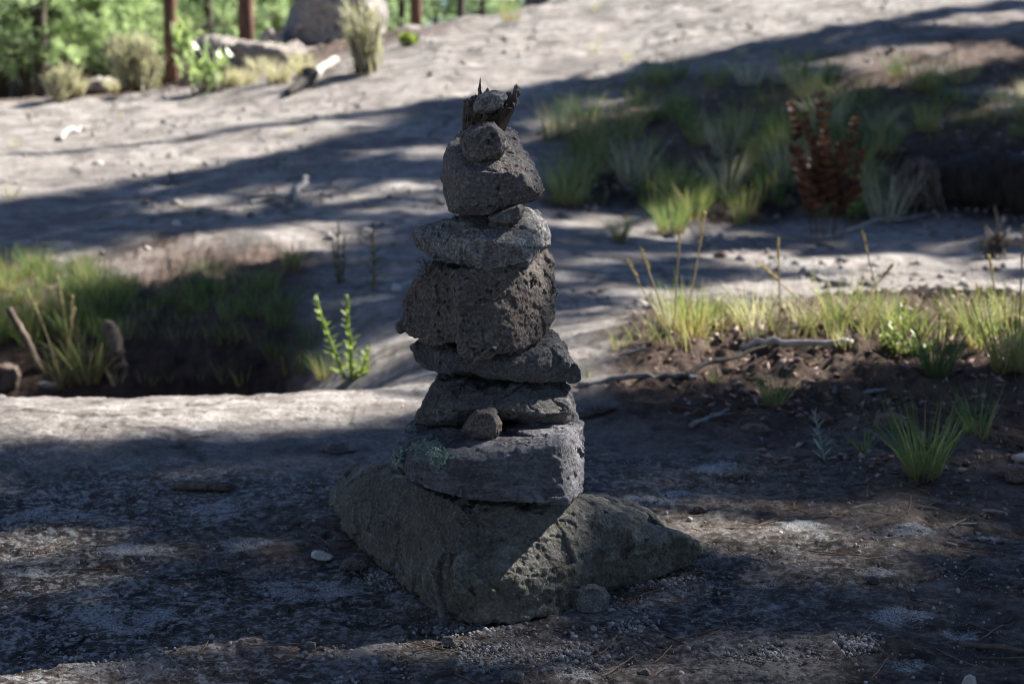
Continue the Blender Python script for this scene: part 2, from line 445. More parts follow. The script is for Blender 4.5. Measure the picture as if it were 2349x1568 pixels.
# ground ------------------------------------------------------------
def ground_mat():
    n = NT('ground_rock'); c = n.coord()
    soil = n.attr('soil'); slab = n.attr('slab'); lich = n.attr('lichen'); grit = n.attr('gritty')
    big = n.noise(c, 2.3, 6, .6, .4)
    med = n.noise(c, 14, 8, .68, .3)
    fine = n.noise(c, 120, 6, .72)
    vfine = n.noise(c, 420, 3, .7)
    mot = n.attr('mottle')
    # dark crust of the near shelf, brown where it is worn
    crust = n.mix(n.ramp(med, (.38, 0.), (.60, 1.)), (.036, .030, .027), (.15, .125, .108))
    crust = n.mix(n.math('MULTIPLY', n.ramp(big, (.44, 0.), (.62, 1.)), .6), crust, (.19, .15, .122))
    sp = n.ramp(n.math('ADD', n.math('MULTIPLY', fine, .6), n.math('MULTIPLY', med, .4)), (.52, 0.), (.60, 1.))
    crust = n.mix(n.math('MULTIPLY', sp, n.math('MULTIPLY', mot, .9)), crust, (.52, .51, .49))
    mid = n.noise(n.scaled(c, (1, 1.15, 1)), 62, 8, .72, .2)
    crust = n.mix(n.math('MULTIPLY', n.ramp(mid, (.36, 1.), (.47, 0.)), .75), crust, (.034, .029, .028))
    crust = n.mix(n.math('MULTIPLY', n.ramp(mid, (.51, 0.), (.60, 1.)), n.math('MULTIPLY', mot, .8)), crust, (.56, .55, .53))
    # pale weathered slab of the hillside
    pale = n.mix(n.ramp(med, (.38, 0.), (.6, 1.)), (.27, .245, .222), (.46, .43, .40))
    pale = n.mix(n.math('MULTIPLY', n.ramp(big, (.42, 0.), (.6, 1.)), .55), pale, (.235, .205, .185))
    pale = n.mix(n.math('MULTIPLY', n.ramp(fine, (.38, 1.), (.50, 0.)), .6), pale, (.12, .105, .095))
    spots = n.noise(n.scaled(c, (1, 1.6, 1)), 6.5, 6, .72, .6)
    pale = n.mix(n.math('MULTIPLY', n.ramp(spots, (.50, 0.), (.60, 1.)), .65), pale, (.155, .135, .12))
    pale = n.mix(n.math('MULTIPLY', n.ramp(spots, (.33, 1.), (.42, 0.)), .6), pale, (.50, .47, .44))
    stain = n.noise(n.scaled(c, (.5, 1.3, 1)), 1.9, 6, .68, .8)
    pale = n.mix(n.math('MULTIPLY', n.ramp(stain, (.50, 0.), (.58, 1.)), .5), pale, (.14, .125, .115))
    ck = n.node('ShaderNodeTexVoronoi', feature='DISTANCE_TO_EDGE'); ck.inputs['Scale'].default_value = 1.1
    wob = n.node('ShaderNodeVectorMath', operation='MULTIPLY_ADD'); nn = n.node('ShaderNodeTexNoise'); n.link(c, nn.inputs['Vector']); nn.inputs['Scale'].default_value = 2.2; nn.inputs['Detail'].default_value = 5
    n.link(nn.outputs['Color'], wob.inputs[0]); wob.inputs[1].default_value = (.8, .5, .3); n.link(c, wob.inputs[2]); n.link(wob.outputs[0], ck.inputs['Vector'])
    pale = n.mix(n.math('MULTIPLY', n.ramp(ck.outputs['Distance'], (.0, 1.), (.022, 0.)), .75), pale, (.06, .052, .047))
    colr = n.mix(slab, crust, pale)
    # soil
    sc = n.mix(n.ramp(med, (.36, 0.), (.64, 1.)), (.060, .043, .034), (.15, .105, .082))
    sc = n.mix(n.math('MULTIPLY', n.ramp(fine, (.55, 0.), (.68, 1.)), .6), sc, (.27, .21, .175))
    sc = n.mix(n.attr('soil_shade'), sc, n.mix(n.ramp(med, (.36, 0.), (.64, 1.)), (.012, .009, .008), (.05, .034, .027)))  # gully and bank foot near black: shade painted into the soil colour
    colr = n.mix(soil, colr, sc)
    # grit and crustose lichen
    gm = n.ramp(n.math('ADD', fine, n.math('MULTIPLY', grit, .16)), (.60, 0.), (.68, 1.))
    colr = n.mix(n.math('MULTIPLY', gm, n.math('MULTIPLY', grit, .8)), colr, (.30, .275, .26))
    lm = n.math('ADD', n.math('MULTIPLY', lich, .25), n.math('ADD', n.math('MULTIPLY', med, .45), n.math('MULTIPLY', fine, .45)))
    lm = n.ramp(lm, (.60, 0.), (.70, .9))
    lcol = n.mix(n.ramp(vfine, (.42, 0.), (.58, 1.)), (.24, .24, .23), (.62, .63, .61))
    colr = n.mix(lm, colr, lcol)
    colr = n.mix(n.math('MULTIPLY', n.ramp(vfine, (.3, 1.), (.45, 0.)), .55), colr, (.03, .026, .024))
    b1 = n.bump(n.math('ADD', med, n.math('MULTIPLY', mid, .5)), .9, .015)
    b2 = n.bump(fine, .9, .005, b1)
    b3 = n.bump(vfine, .7, .0015, b2)
    n.principled(colr, .95, b3, .15)
    return n.m
M['ground'] = ground_mat()

LICH = [(2060, 1415, 95, 22), (2205, 1452, 52, 20), (480, 1172, 80, 24), (1500, 1150, 120, 20), (1380, 1185, 50, 14),
        (2085, 1217, 75, 24), (1840, 1200, 85, 16), (70, 1312, 70, 20), (300, 1262, 130, 20), (2090, 1522, 60, 22),
        (1660, 1075, 80, 22), (1560, 1260, 60, 14), (2000, 1310, 60, 14), (1900, 1235, 60, 16), (2260, 1235, 60, 12),
        (700, 1350, 140, 30), (300, 1420, 160, 40), (860, 1340, 80, 20), (120, 1180, 110, 22),
        (900, 1370, 60, 20), (1100, 1520, 90, 25), (1320, 1550, 60, 16), (560, 1250, 90, 22), (1560, 1135, 60, 10)]
GRIT = [(1110, 1446, 170, 16), (1340, 1405, 110, 18), (880, 1330, 60, 25), (1540, 1340, 90, 14), (1770, 1500, 190, 70), (1320, 1505, 150, 50), (1960, 1480, 70, 20), (1440, 1420, 70, 36), (820, 1520, 140, 60), (1130, 1490, 120, 40), (300, 1530, 220, 40)]

def blobs(px, py, L, seed):
    m = np.zeros(len(px))
    for i, (cx, cy, rx, ry) in enumerate(L):
        d = np.hypot((px - cx) / rx, (py - cy) / ry)
        m = np.maximum(m, np.clip(1.45 - d, 0, 1))
    return m

def build_ground():
    def seg(a, b, r): return np.exp(np.linspace(math.log(a), math.log(b), max(2, int(math.log(b / a) / r)), endpoint=False))
    ys = np.concatenate([np.array([-60, -25, -12, -6, -3, -1.5, -.7, -.2, .2, .5, .75]), seg(.95, 1.3, .01), seg(1.3, 3.6, .0021),
                         seg(3.6, 5.5, .006), seg(5.5, 20, .011), seg(20, 60, .05), np.array([60, 90, 140, 220, 400, 700])])
    s = np.linspace(0, .40, 230)
    o = .40 * np.exp(np.linspace(0.03, math.log(90), 40))
    s = np.concatenate([-o[::-1], -s[:0:-1], s, o])
    w = np.maximum(ys, 1.0)
    X = s[None, :] * w[:, None]; Yg = np.repeat(ys[:, None], len(s), 1)
    X = np.clip(X, -900, 900)
    x = X.ravel(); y = Yg.ravel()
    z = T(x, y)
    P = np.stack([x, y, np.zeros_like(x)], 1)
    nearf = (y > .8) & (y < 6) & (np.abs(x) < 2.6)
    sm = soil_mask(x, y)
    d = np.zeros(len(x))
    Pn = P[nearf]
    dd = fbm(Pn * np.array([26, 34, 1]), 4, .7, seed=21) * .0068 + np.clip(ridged(Pn * np.array([60, 95, 1]), 2, seed=23), 0, 1) * .0022
    _, _, rnd = cells(Pn * 16, 31)
    dd += (rnd[:, 0] - .5) * .006
    pit, _, r2 = cells(Pn * 28, 33)
    dd -= np.clip(.35 - pit, 0, 1) * .02 * (r2[:, 1] > .72)
    d[nearf] = dd
    z = z + d
    P[:, 2] = z
    px, py = project(np.stack([x, y, z], 1))
    vis = (y > .9) & (y < 4)
    wx = fbm(P * 9, 4, .6, seed=71) * 75; wy = fbm(P * 9 + 5, 4, .6, seed=72) * 26
    li = np.where(vis, np.clip(blobs(px + wx, py + wy, LICH, 1), 0, .9), 0)
    gr = np.where(vis, blobs(px + wx, py + wy, GRIT, 2), 0)
    n1 = fbm(P * 1.1, 3, seed=41)
    def ss(a, b, v): t = np.clip((v - a) / (b - a), 0, 1); return t * t * (3 - 2 * t)
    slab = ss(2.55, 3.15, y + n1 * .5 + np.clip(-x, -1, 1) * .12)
    nr, nc = len(ys), len(s)
    i = np.arange(nr * nc).reshape(nr, nc)
    q = np.stack([i[:-1, :-1], i[:-1, 1:], i[1:, 1:], i[1:, :-1]], -1).reshape(-1, 4)
    g = link_mesh('ground', P, q, np.zeros((0, 3), np.int64), M['ground'], attrs={'mottle': np.clip(.62 - .38 * np.tanh((x + .15) * 2.2) + .9 * fbm(P * 2.1, 3, seed=47), .12, 1.0), 'soil_shade': np.clip((1 - ss(560, 700, px)) * ss(3.5, 3.7, y) * (1 - ss(4.5, 4.9, y)) * .8 + ss(1250, 1400, px) * ss(6.8, 7.0, y) * (1 - ss(7.5, 8.2, y)), 0, 1), 'soil': sm, 'slab': slab, 'lichen': li, 'gritty': gr})
    g['kind'] = 'structure'
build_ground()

# ------------------------------------------------------------------ stones
def hull_parts(groups, voxel):
    """closed convex pieces fused by a voxel remesh; returns (verts, quads)"""
    bm = bmesh.new()
    for pts in groups:
        b2 = bmesh.new()
        vs = [b2.verts.new(p) for p in pts]
        r = bmesh.ops.convex_hull(b2, input=vs)
        loose = [v for v in b2.verts if not v.link_faces]
        bmesh.ops.delete(b2, geom=loose, context='VERTS')
        off = len(bm.verts)
        b2.verts.index_update()
        nv = [bm.verts.new(v.co) for v in b2.verts]
        for f in b2.faces: bm.faces.new([nv[v.index] for v in f.verts])
        b2.free()
    me = bpy.data.meshes.new('hull'); bm.to_mesh(me); bm.free()
    ob = bpy.data.objects.new('hull', me); col.objects.link(ob)
    md = ob.modifiers.new('r', 'REMESH'); md.mode = 'VOXEL'; md.voxel_size = voxel
    dg = bpy.context.evaluated_depsgraph_get(); dg.update()
    ev = ob.evaluated_get(dg); m2 = ev.to_mesh()
    v = np.zeros(len(m2.vertices) * 3, np.float32); m2.vertices.foreach_get('co', v); v = v.reshape(-1, 3).astype(float)
    f = np.zeros(len(m2.loops), np.int32); m2.loops.foreach_get('vertex_index', f)
    f = f.reshape(-1, 4).astype(np.int64)
    ev.to_mesh_clear()
    bpy.data.objects.remove(ob); bpy.data.meshes.remove(me)
    return v, f

def smooth_v(v, q, it, lam=.5):
    e = np.concatenate([q[:, [0, 1]], q[:, [1, 2]], q[:, [2, 3]], q[:, [3, 0]]])
    n = np.bincount(e.ravel(), minlength=len(v)).astype(float)[:, None]
    for _ in range(it):
        a = np.zeros_like(v)
        for k in range(3):
            a[:, k] = np.bincount(e[:, 0], v[e[:, 1], k], len(v)) + np.bincount(e[:, 1], v[e[:, 0], k], len(v))
        v = v + lam * (a / n - v)
    return v

def normals(v, q):
    a = np.cross(v[q[:, 2]] - v[q[:, 0]], v[q[:, 3]] - v[q[:, 1]])
    n = np.zeros_like(v)
    for c in range(4):
        for k in range(3): n[:, k] += np.bincount(q[:, c], a[:, k], len(v))
    return n / np.maximum(np.linalg.norm(n, axis=1), 1e-12)[:, None]

def rough_stone(groups, voxel, seed, size, amp=1.0, pit=1.0, soften=4):
    """chiselled stone: hull, softened edges, chips, ridges, pores. `size` = typical width in metres"""
    v, q = hull_parts(groups, voxel)
    v = smooth_v(v, q, soften)
    s = size / .2
    sh = np.array([seed * 1.37, seed * .71, seed * 2.1])
    n = normals(v, q)
    v = v + n * (fbm(v * (9 / s) + sh, 3, seed=seed) * .0045 * s * amp)[:, None]
    n = normals(v, q)
    for sc, am in ((15, .0060), (42, .0036)):          # broken chips: facets with small steps
        w = v + .35 / sc * s * np.stack([perlin(v * sc / s + sh, seed + 3), perlin(v * sc / s - sh, seed + 4), perlin(v * sc / s + 2 * sh, seed + 5)], 1)
        dist, vec, rnd = cells(w * sc / s + sh, seed + int(sc))
        h = (vec * (rnd - .5) * 2).sum(1) * 1.1 + (rnd[:, 0] - .5) * .5
        v = v + n * (h * am * s * amp)[:, None]
    v = smooth_v(v, q, 1, .4)
    n = normals(v, q)
    rd = ridged(v * np.array([28, 28, 44]) / s + sh, 3, seed + 6)
    v = v + n * ((rd - .4) * .0036 * s * amp)[:, None]
    pd, _, pr = cells(v * 135 / s + sh, seed + 7)
    hole = np.clip(.45 - pd, 0, 1) * (pr[:, 0] > .45) * np.clip(.6 + 2 * fbm(v * 14 / s + sh, 2, seed=seed + 12), 0, 1.3)
    pd2, _, pr2 = cells(v * 26 / s + sh, seed + 8)
    hole2 = np.clip(.34 - pd2, 0, 1) * (pr2[:, 0] > .8)
    fine = fbm(v * 120 / s + sh, 3, .65, seed=seed + 9)
    v = v + n * (fine * .0030 * amp * s - (hole * .0075 + hole2 * .020) * pit * s)[:, None]
    return v, q

def stone(name, label, cat, mat, groups, voxel, seed, size, amp=1.0, pit=1.0, soften=2, group=None, moss=None):
    groups = [[at(p[0], p[1], p[2] + YOFF) for p in g] for g in groups]
    v, q = rough_stone(groups, voxel, seed, size, amp, pit, soften)
    c = v.mean(0); c[2] = v[:, 2].min()
    attrs = {}
    if moss is not None: attrs['moss'] = moss(v, normals(v, q))
    o = link_mesh(name, v, q, np.zeros((0, 3), np.int64), mat, origin=c, attrs=attrs)
    tag(o, label, cat, group)
    return o, v, q

def outline(poly, Yf, Ym, Yb, front=.72, back=.8, cx=None, cy=None):
    """closed stone from its outline: rim at Ym, smaller faces at Yf and Yb"""
    p = np.array(poly, float)
    c = p.mean(0) if cx is None else np.array([cx, cy])
    out = [(a, b, Ym) for a, b in p]
    if front: out += [(*(c + (q - c) * front), Yf) for q in p]
    if back: out += [(*(c + (q - c) * back), Yb) for q in p]
    return out

YOFF = 0.0                                  # the upper stones stand further back on the slab
# 1 base boulder -----------------------------------------------------
gA = [(750, 1150, 2.27), (770, 1108, 2.28), (816, 1064, 2.29), (850, 1062, 2.30), (905, 1062, 2.22), (790, 1218, 2.25), (872, 1300, 2.05), (930, 1350, 1.97), (1020, 1413, 1.855),
      (1100, 1436, 1.83), (1200, 1425, 1.845), (1262, 1408, 1.865), (1345, 1352, 1.93),
      (1062, 1160, 1.89), (1048, 1250, 1.84), (1045, 1340, 1.825), (1180, 1330, 1.835), (1280, 1300, 1.87), (1240, 1180, 1.90), (1300, 1150, 1.95), (950, 1110, 2.05), (1000, 1135, 1.97),
      (850, 1080, 2.40), (1250, 1135, 2.22), (1000, 1085, 2.40), (1330, 1180, 2.22), (1322, 1141, 1.975), (1448, 1186, 1.985), (1455, 1320, 1.985), (1400, 1343, 1.972)]
gB = [(1270, 1150, 1.96), (1322, 1140, 1.98), (1400, 1158, 1.99), (1452, 1188, 1.98), (1380, 1215, 1.94), (1330, 1260, 1.93), (1300, 1340, 1.93),
      (1370, 1350, 1.965), (1470, 1340, 2.0), (1500, 1215, 2.0), (1300, 1130, 2.2), (1480, 1180, 2.14)]
gC = [(1440, 1188, 1.985), (1500, 1213, 1.995), (1560, 1228, 2.02), (1606, 1237, 2.06), (1612, 1255, 2.06), (1590, 1298, 2.06), (1470, 1340, 2.0), (1400, 1340, 1.98), (1460, 1250, 1.955), (1420, 1200, 2.12), (1560, 1225, 2.14)]
def base_moss(v, n):
    px, py = project(v)
    m = blobs(px, py, [(1440, 1300, 120, 70), (1540, 1270, 80, 60), (830, 1130, 90, 60), (1000, 1320, 160, 120), (1350, 1320, 70, 60)], 0)
    return np.clip(m * .7, 0, .6)
BASE, bv, bq = stone('base_boulder', 'big wedge-shaped mossy boulder lying on the ground under the whole cairn', 'boulder', M['base'],
                     [gA, gB, gC], 0.0016, 11, .30, .7, .6, 2, moss=base_moss)
# flat rock lying behind the base
stone('flat_rock', 'dark greenish flat rock lying on the ground right behind the base boulder', 'rock', M['base'],
      [outline([(1300, 1130), (1370, 1132), (1440, 1150), (1495, 1172), (1530, 1205), (1500, 1225), (1300, 1190)], 2.16, 2.22, 2.36, .9, .8)], .003, 12, .16, .7, .5, moss=lambda v, n: np.ones(len(v)) * .6)
stone('stone_flake', 'small thin stone flake on the right shoulder of the base boulder', 'stone', M['flat'],
      [outline([(1455, 1190), (1490, 1198), (1522, 1212), (1510, 1219), (1480, 1212), (1458, 1203)], 2.02, 2.04, 2.07, .9, .8)], .0012, 13, .05, .5, .3)
# 2 lichen slab ------------------------------------------------------
stone_slab, sv, sq = stone('stone_slab', 'thick squared grey slab with pale green lichen on its left end, above the base boulder', 'stone', M['slab'], [[
    (899, 1055, 1.93), (905, 1035, 1.95), (935, 975, 2.05), (925, 1000, 1.99), (897, 1065, 1.93), (935, 1098, 1.92), (985, 1118, 1.90),
    (1030, 1050, 1.865), (1100, 1056, 1.855), (1200, 1040, 1.855), (1272, 1018, 1.86), (1285, 1010, 1.868), (1010, 1130, 1.875), (1100, 1140, 1.865), (1240, 1147, 1.855), (1302, 1151, 1.865),
    (1338, 968, 2.02), (1340, 1060, 1.95), (1336, 1128, 1.94), (1315, 952, 2.06), (960, 950, 2.14), (1300, 932, 2.15), (960, 1080, 2.1), (1320, 1100, 2.1)],
    [(1270, 1016, 1.872), (1320, 998, 1.93), (1272, 1140, 1.872), (1306, 1150, 1.872), (1338, 975, 1.99), (1336, 1126, 1.94), (1280, 1100, 2.0)]],
    .0014, 21, .24, .62, .25, 2)
YOFF = 0.08
# 3 flat stone -------------------------------------------------------
stone('flat_stone', 'flat grey-brown stone with a hollow underside, resting on the lichen slab', 'stone', M['flat'], [
    [(955, 962, 1.96), (965, 945, 1.94), (1000, 870, 1.97), (1008, 853, 2.0), (985, 970, 1.93), (1040, 940, 1.885), (1130, 905, 1.89), (1100, 930, 1.88), (1160, 940, 1.88), (1260, 950, 1.885), (1300, 945, 1.90),
     (1060, 968, 1.92), (1255, 868, 1.95), (1308, 885, 1.96), (1318, 930, 1.95), (1312, 945, 1.93), (1030, 850, 2.08), (1270, 868, 2.08), (980, 960, 2.08), (1290, 960, 2.08)],
    [(1160, 940, 1.885), (1300, 935, 1.90), (1318, 940, 1.95), (1290, 986, 1.93), (1255, 988, 1.925), (1200, 968, 1.92), (1240, 985, 2.0), (1300, 980, 2.05), (1180, 950, 2.0)]],
    .0014, 31, .22, .7, .25, 2)
# 4 little stone propped in front
stone('small_stone', 'small brown triangular stone propped in front, between the slab and the flat stone', 'stone', M['pebble'], [
    outline([(1058, 985), (1066, 968), (1085, 955), (1092, 937), (1115, 932), (1135, 938), (1142, 955), (1153, 972), (1150, 990), (1143, 1003), (1110, 1008), (1085, 1003), (1075, 995)], 1.835, 1.865, 1.90, .7, .8)],
    .0012, 41, .075, .9, 1.0, 3)
# 5 dark flat stone --------------------------------------------------
stone('dark_flat_stone', 'dark flat stone with a pointed right tip, under the big pitted block', 'stone', M['darkflat'], [
    [(1060, 800, 1.93), (1100, 820, 1.885), (1180, 835, 1.875), (1250, 800, 1.90), (1270, 752, 1.97), (1298, 785, 1.94), (1328, 838, 1.93), (1337, 873, 1.945), (1322, 878, 1.94), (1255, 862, 1.91),
     (1170, 872, 1.885), (1120, 866, 1.885), (1060, 850, 1.90), (1240, 760, 2.06), (1300, 850, 2.05), (1080, 790, 2.08), (1080, 850, 2.08)],
    [(942, 792, 1.96), (955, 785, 1.96), (990, 782, 1.95), (1060, 800, 1.92), (1110, 815, 1.89), (975, 845, 1.94), (1020, 850, 1.91), (1130, 862, 1.89), (945, 810, 1.96), (985, 785, 2.07), (1100, 800, 2.07), (1000, 845, 2.05), (1120, 855, 2.05), (1010, 815, 1.91)]],
    .0014, 51, .20, .8, .4, 2)
# 6 big block --------------------------------------------------------
blk, kv, kq = stone('pitted_block', 'big brown pitted block in the middle of the cairn, largest of the stacked stones', 'stone', M['block'], [
    [(1035, 630, 1.87), (1062, 622, 1.86), (1130, 612, 1.865), (1050, 660, 1.845), (1048, 740, 1.845), (1055, 808, 1.85), (1065, 815, 1.85), (1120, 818, 1.855), (1200, 800, 1.88), (1240, 775, 1.92), (1262, 738, 1.95), (1264, 690, 1.95),
     (1278, 665, 1.97), (1274, 600, 1.99), (1255, 567, 2.0), (1200, 590, 1.93), (1160, 700, 1.86), (1150, 580, 2.0), (1220, 640, 1.90), (1240, 580, 2.09), (1260, 720, 2.08), (1060, 600, 2.06), (1080, 800, 2.06)],
    [(918, 755, 1.97), (925, 705, 1.965), (945, 660, 1.965), (985, 612, 1.98), (1012, 598, 1.99), (1050, 625, 1.90), (1060, 780, 1.90), (1050, 785, 1.90), (985, 793, 1.925), (935, 768, 1.95), (960, 700, 1.94), (1000, 660, 1.92), (980, 620, 2.06), (950, 750, 2.06), (1100, 610, 2.06), (1100, 790, 2.06)]],
    .0014, 61, .21, .85, 1.3, 2)
# 7 pale flat stone --------------------------------------------------
stone('pale_flat_stone', 'pale grey rough stone with a pointed left end, above the pitted block', 'stone', M['pale'], [
    [(1000, 522, 1.93), (1050, 495, 1.96), (1095, 483, 2.0), (1195, 472, 2.0), (1225, 480, 1.99), (1250, 512, 1.96), (1262, 532, 1.95), (1256, 560, 1.93), (1222, 585, 1.90), (1205, 605, 1.875), (1150, 612, 1.865), (1100, 615, 1.865),
     (1050, 600, 1.885), (1005, 588, 1.90), (1110, 550, 1.845), (1190, 560, 1.85), (1040, 545, 1.885), (1200, 520, 1.90), (1100, 480, 2.08), (1230, 500, 2.08), (1080, 590, 2.05), (1220, 570, 2.06)],
    [(944, 545, 1.95), (950, 535, 1.95), (985, 518, 1.95), (1040, 508, 1.94), (1040, 560, 1.885), (960, 568, 1.94), (980, 575, 1.93), (1020, 592, 1.91), (1010, 545, 1.90), (1000, 530, 2.02), (1050, 590, 2.0), (1080, 520, 2.0)]],
    .0014, 71, .18, .95, .5, 2)
# 8 wedge
stone('wedge_stone', 'small wedge stone pinched under the right side of the rounded upper block', 'stone', M['upper'], [
    outline([(1118, 500), (1135, 488), (1165, 476), (1195, 466), (1204, 478), (1196, 500), (1178, 515), (1160, 518), (1130, 512)], 1.865, 1.90, 1.96, .75, .9)],
    .0012, 81, .06, .7, .4, 3)
# 9 upper block ------------------------------------------------------
stone('rounded_block', 'rounded brown block with a flat front face, near the top of the cairn', 'stone', M['upper'], [[
    (1015, 400, 1.93), (1018, 350, 1.96), (1030, 325, 1.97), (1058, 303, 1.99), (1100, 288, 2.0), (1150, 285, 2.0), (1185, 302, 1.99), (1208, 355, 1.96), (1232, 402, 1.93), (1247, 432, 1.93), (1240, 450, 1.925),
    (1180, 472, 1.90), (1128, 494, 1.885), (1062, 497, 1.885), (1030, 486, 1.90), (1016, 430, 1.92), (1040, 400, 1.875), (1072, 390, 1.865), (1140, 395, 1.86), (1200, 398, 1.875), (1210, 425, 1.88), (1050, 470, 1.87), (1130, 475, 1.868),
    (1050, 330, 2.06), (1180, 320, 2.07), (1220, 430, 2.06), (1040, 470, 2.05), (1170, 470, 2.05)]],
    .0014, 91, .15, .75, .9, 2)
# 10 small top stone
stone('top_stone', 'small grey lumpy stone sitting on the sloping front of the rounded block', 'stone', M['upper'], [
    outline([(1056, 322), (1064, 302), (1085, 290), (1108, 281), (1132, 280), (1150, 295), (1160, 315), (1166, 335), (1152, 358), (1128, 370), (1108, 378), (1078, 372), (1062, 348)], 1.872, 1.895, 1.95, .74, .85)],
    .0013, 101, .085, .95, .8, 3)
# 12 stone in the bark
stone('nested_stone', 'small grey stone nested inside the bark cup at the very top', 'stone', M['pale'], [
    outline([(1084, 250), (1090, 230), (1108, 215), (1135, 206), (1158, 212), (1164, 226), (1152, 244), (1132, 258), (1106, 262), (1090, 259)], 1.885, 1.91, 1.95, .68, .8)],
    .0012, 121, .06, .9, .6, 3)
# 11 bark cup --------------------------------------------------------
def bark_cup():
    nt, ns = 150, 26
    B = at(1110, 297, 1.945 + YOFF); Rm = at(1128, 238, 1.93 + YOFF)
    th = np.linspace(0, 2 * math.pi, nt, endpoint=False)         # 0 = right, pi/2 = back, 3pi/2 = front
    # rim height along the turn (metres above the rim centre)
    key = np.array([0, .12, .3, .5, .8, 1.2, 1.6, 2.0, 2.3, 2.6, 2.9, 3.2, 3.6, 4.0, 4.4, 4.8, 5.2, 5.6, 5.9, 6.1, 6.2832])
    hk = np.array([.012, .017, .015, .011, .012, .011, .013, .011, .010, .004, .000, -.003, -.004, -.007, -.012, -.016, -.010, -.004, .001, .007, .012])
    hr = np.interp(th, key, hk)
    rr = R.random(nt)
    jag = np.convolve(np.tile(rr, 3), [.25, .5, .25], 'same')[nt:2 * nt]
    hr = hr + (jag - .5) * .009 + (rr > .93) * .004
    hr += .020 * np.exp(-((th - 2.05) / .035) ** 2) + .006 * np.exp(-((th - 1.75) / .1) ** 2) + .006 * np.exp(-((th - .12) / .08) ** 2) + .006 * np.exp(-((th - .33) / .05) ** 2)
    s = np.linspace(0, 1, ns)
    def shell(off):
        P = np.zeros((ns, nt, 3))
        for i, a in enumerate(s):
            c = B * (1 - a) + Rm * a
            rx = .0272 + .0070 * a ** .8 + off; ry = .022 + .009 * a + off
            grain = 1 + .05 * np.sin(th * 31 + 2 * np.sin(th * 7)) * (.4 + .6 * a) + .07 * fbm(np.stack([np.cos(th) * 5, np.sin(th) * 5, th * 0 + a * 2.5], 1), 3, seed=77)
            P[i, :, 0] = c[0] + np.cos(th) * rx * grain
            P[i, :, 1] = c[1] + np.sin(th) * ry * grain
            P[i, :, 2] = c[2] + hr * a ** 1.5 + .002 * np.sin(th * 9) * (1 - a)
        return P
    Po, Pi = shell(0), shell(-.0028)
    Pi[:, :, 2] += .0022
    mb = MB()
    i = np.arange(ns * nt).reshape(ns, nt); nx = np.roll(i, -1, 1)
    q = np.stack([i[:-1], nx[:-1], nx[1:], i[1:]], -1).reshape(-1, 4)
    mb.add(Po.reshape(-1, 3), quads=q)
    mb.add(Pi.reshape(-1, 3), quads=q[:, ::-1])
    # join rims and close both bottoms
    rim = np.stack([i[-1], nx[-1], nx[-1] + ns * nt, i[-1] + ns * nt], -1)
    mb.q.append(rim)
    cb = np.stack([B - [0, 0, .004], B - [0, 0, .001]])
    mb.add(cb)
    mb.t.append(np.stack([np.roll(i[0], -1), i[0], np.full(nt, 2 * ns * nt)], -1))
    mb.t.append(np.stack([i[0] + ns * nt, np.roll(i[0], -1) + ns * nt, np.full(nt, 2 * ns * nt + 1)], -1))
    # peeling splinters on the outside
    for k in range(46):
        a0 = R.uniform(0, 2 * math.pi); i0 = int(a0 / 2 / math.pi * nt); s0 = R.uniform(.25, .95); j = int(s0 * (ns - 1))
        p = Po[j, i0]; up = (Rm - B); up = up / np.linalg.norm(up)
        out = np.array([math.cos(a0), math.sin(a0), 0]); sd = np.cross(up, out)
        L = R.uniform(.005, .013); w = R.uniform(.0012, .003); lift = R.uniform(.001, .005)
        v = [p - sd * w - out * .001, p + sd * w - out * .001, p + up * L + out * lift + sd * w * .4, p + up * L + out * (lift + .0006) - sd * w * .4, p - out * .001 + out * .0018]
        mb.add(v, tris=[(0, 1, 2), (0, 2, 3), (1, 4, 2), (4, 0, 3), (4, 3, 2), (0, 4, 1)])
    o = mb.build('bark_piece', M['bark'], origin=B)
    tag(o, 'dark jagged bark cup balanced on the very top of the cairn', 'bark')
bark_cup()

# lichen crust on the slab's left end ---------------------------------
def lichen_part(parent, v, q, spots, n, label, rmin=.0012, rmax=.0032):
    nn = normals(v, q); px, py = project(v)
    toward = ((np.array([0, 0, H]) - v) * nn).sum(1) > 0
    mb = MB()
    w = np.zeros(len(v))
    nz = fbm(v * 130, 2, seed=55)
    for cx, cy, rx, ry in spots:
        d = np.hypot((px - cx) / rx, (py - cy) / ry)
        w = np.maximum(w, np.clip(1.25 - d + nz * .8, 0, 1))
    w = np.where(toward | (px < 915), w, 0)
    w = (w > .45).astype(float)
    if w.sum() < 5: return
    idx = R.choice(len(v), n, p=w / w.sum())
    for i in idx:
        p = v[i] + R.normal(size=3) * .0008; nr = nn[i]
        t1 = np.cross(nr, [.3, .5, .8]); t1 /= np.linalg.norm(t1); t2 = np.cross(nr, t1)
        r = R.uniform(rmin, rmax); a = np.linspace(0, 2 * math.pi, 7)[:-1] + R.uniform(0, 6)
        rr = r * R.uniform(.6, 1.2, 6)
        tilt = R.normal(size=2) * .45
        ring = p + np.cos(a)[:, None] * t1 * rr[:, None] + np.sin(a)[:, None] * t2 * rr[:, None] + nr * (.0011 + (np.cos(a) * tilt[0] + np.sin(a) * tilt[1]) * rr + R.uniform(-.0003, .0006, 6))[:, None]
        mb.add(np.vstack([p + nr * .0005, ring]), tris=[(0, k + 1, (k + 1) % 6 + 1) for k in range(6)])
    o = mb.build('lichen', M['lichen'], parent, smooth=False)
    if label: o['label'] = label
lichen_part(stone_slab, sv, sq, [(980, 1030, 42, 22), (1005, 1050, 22, 14), (1032, 1046, 16, 7), (915, 1050, 14, 28), (945, 985, 14, 9), (958, 968, 14, 6), (1000, 1062, 14, 12)], 3200, 'pale green crusty lichen patch', .0007, .0019)

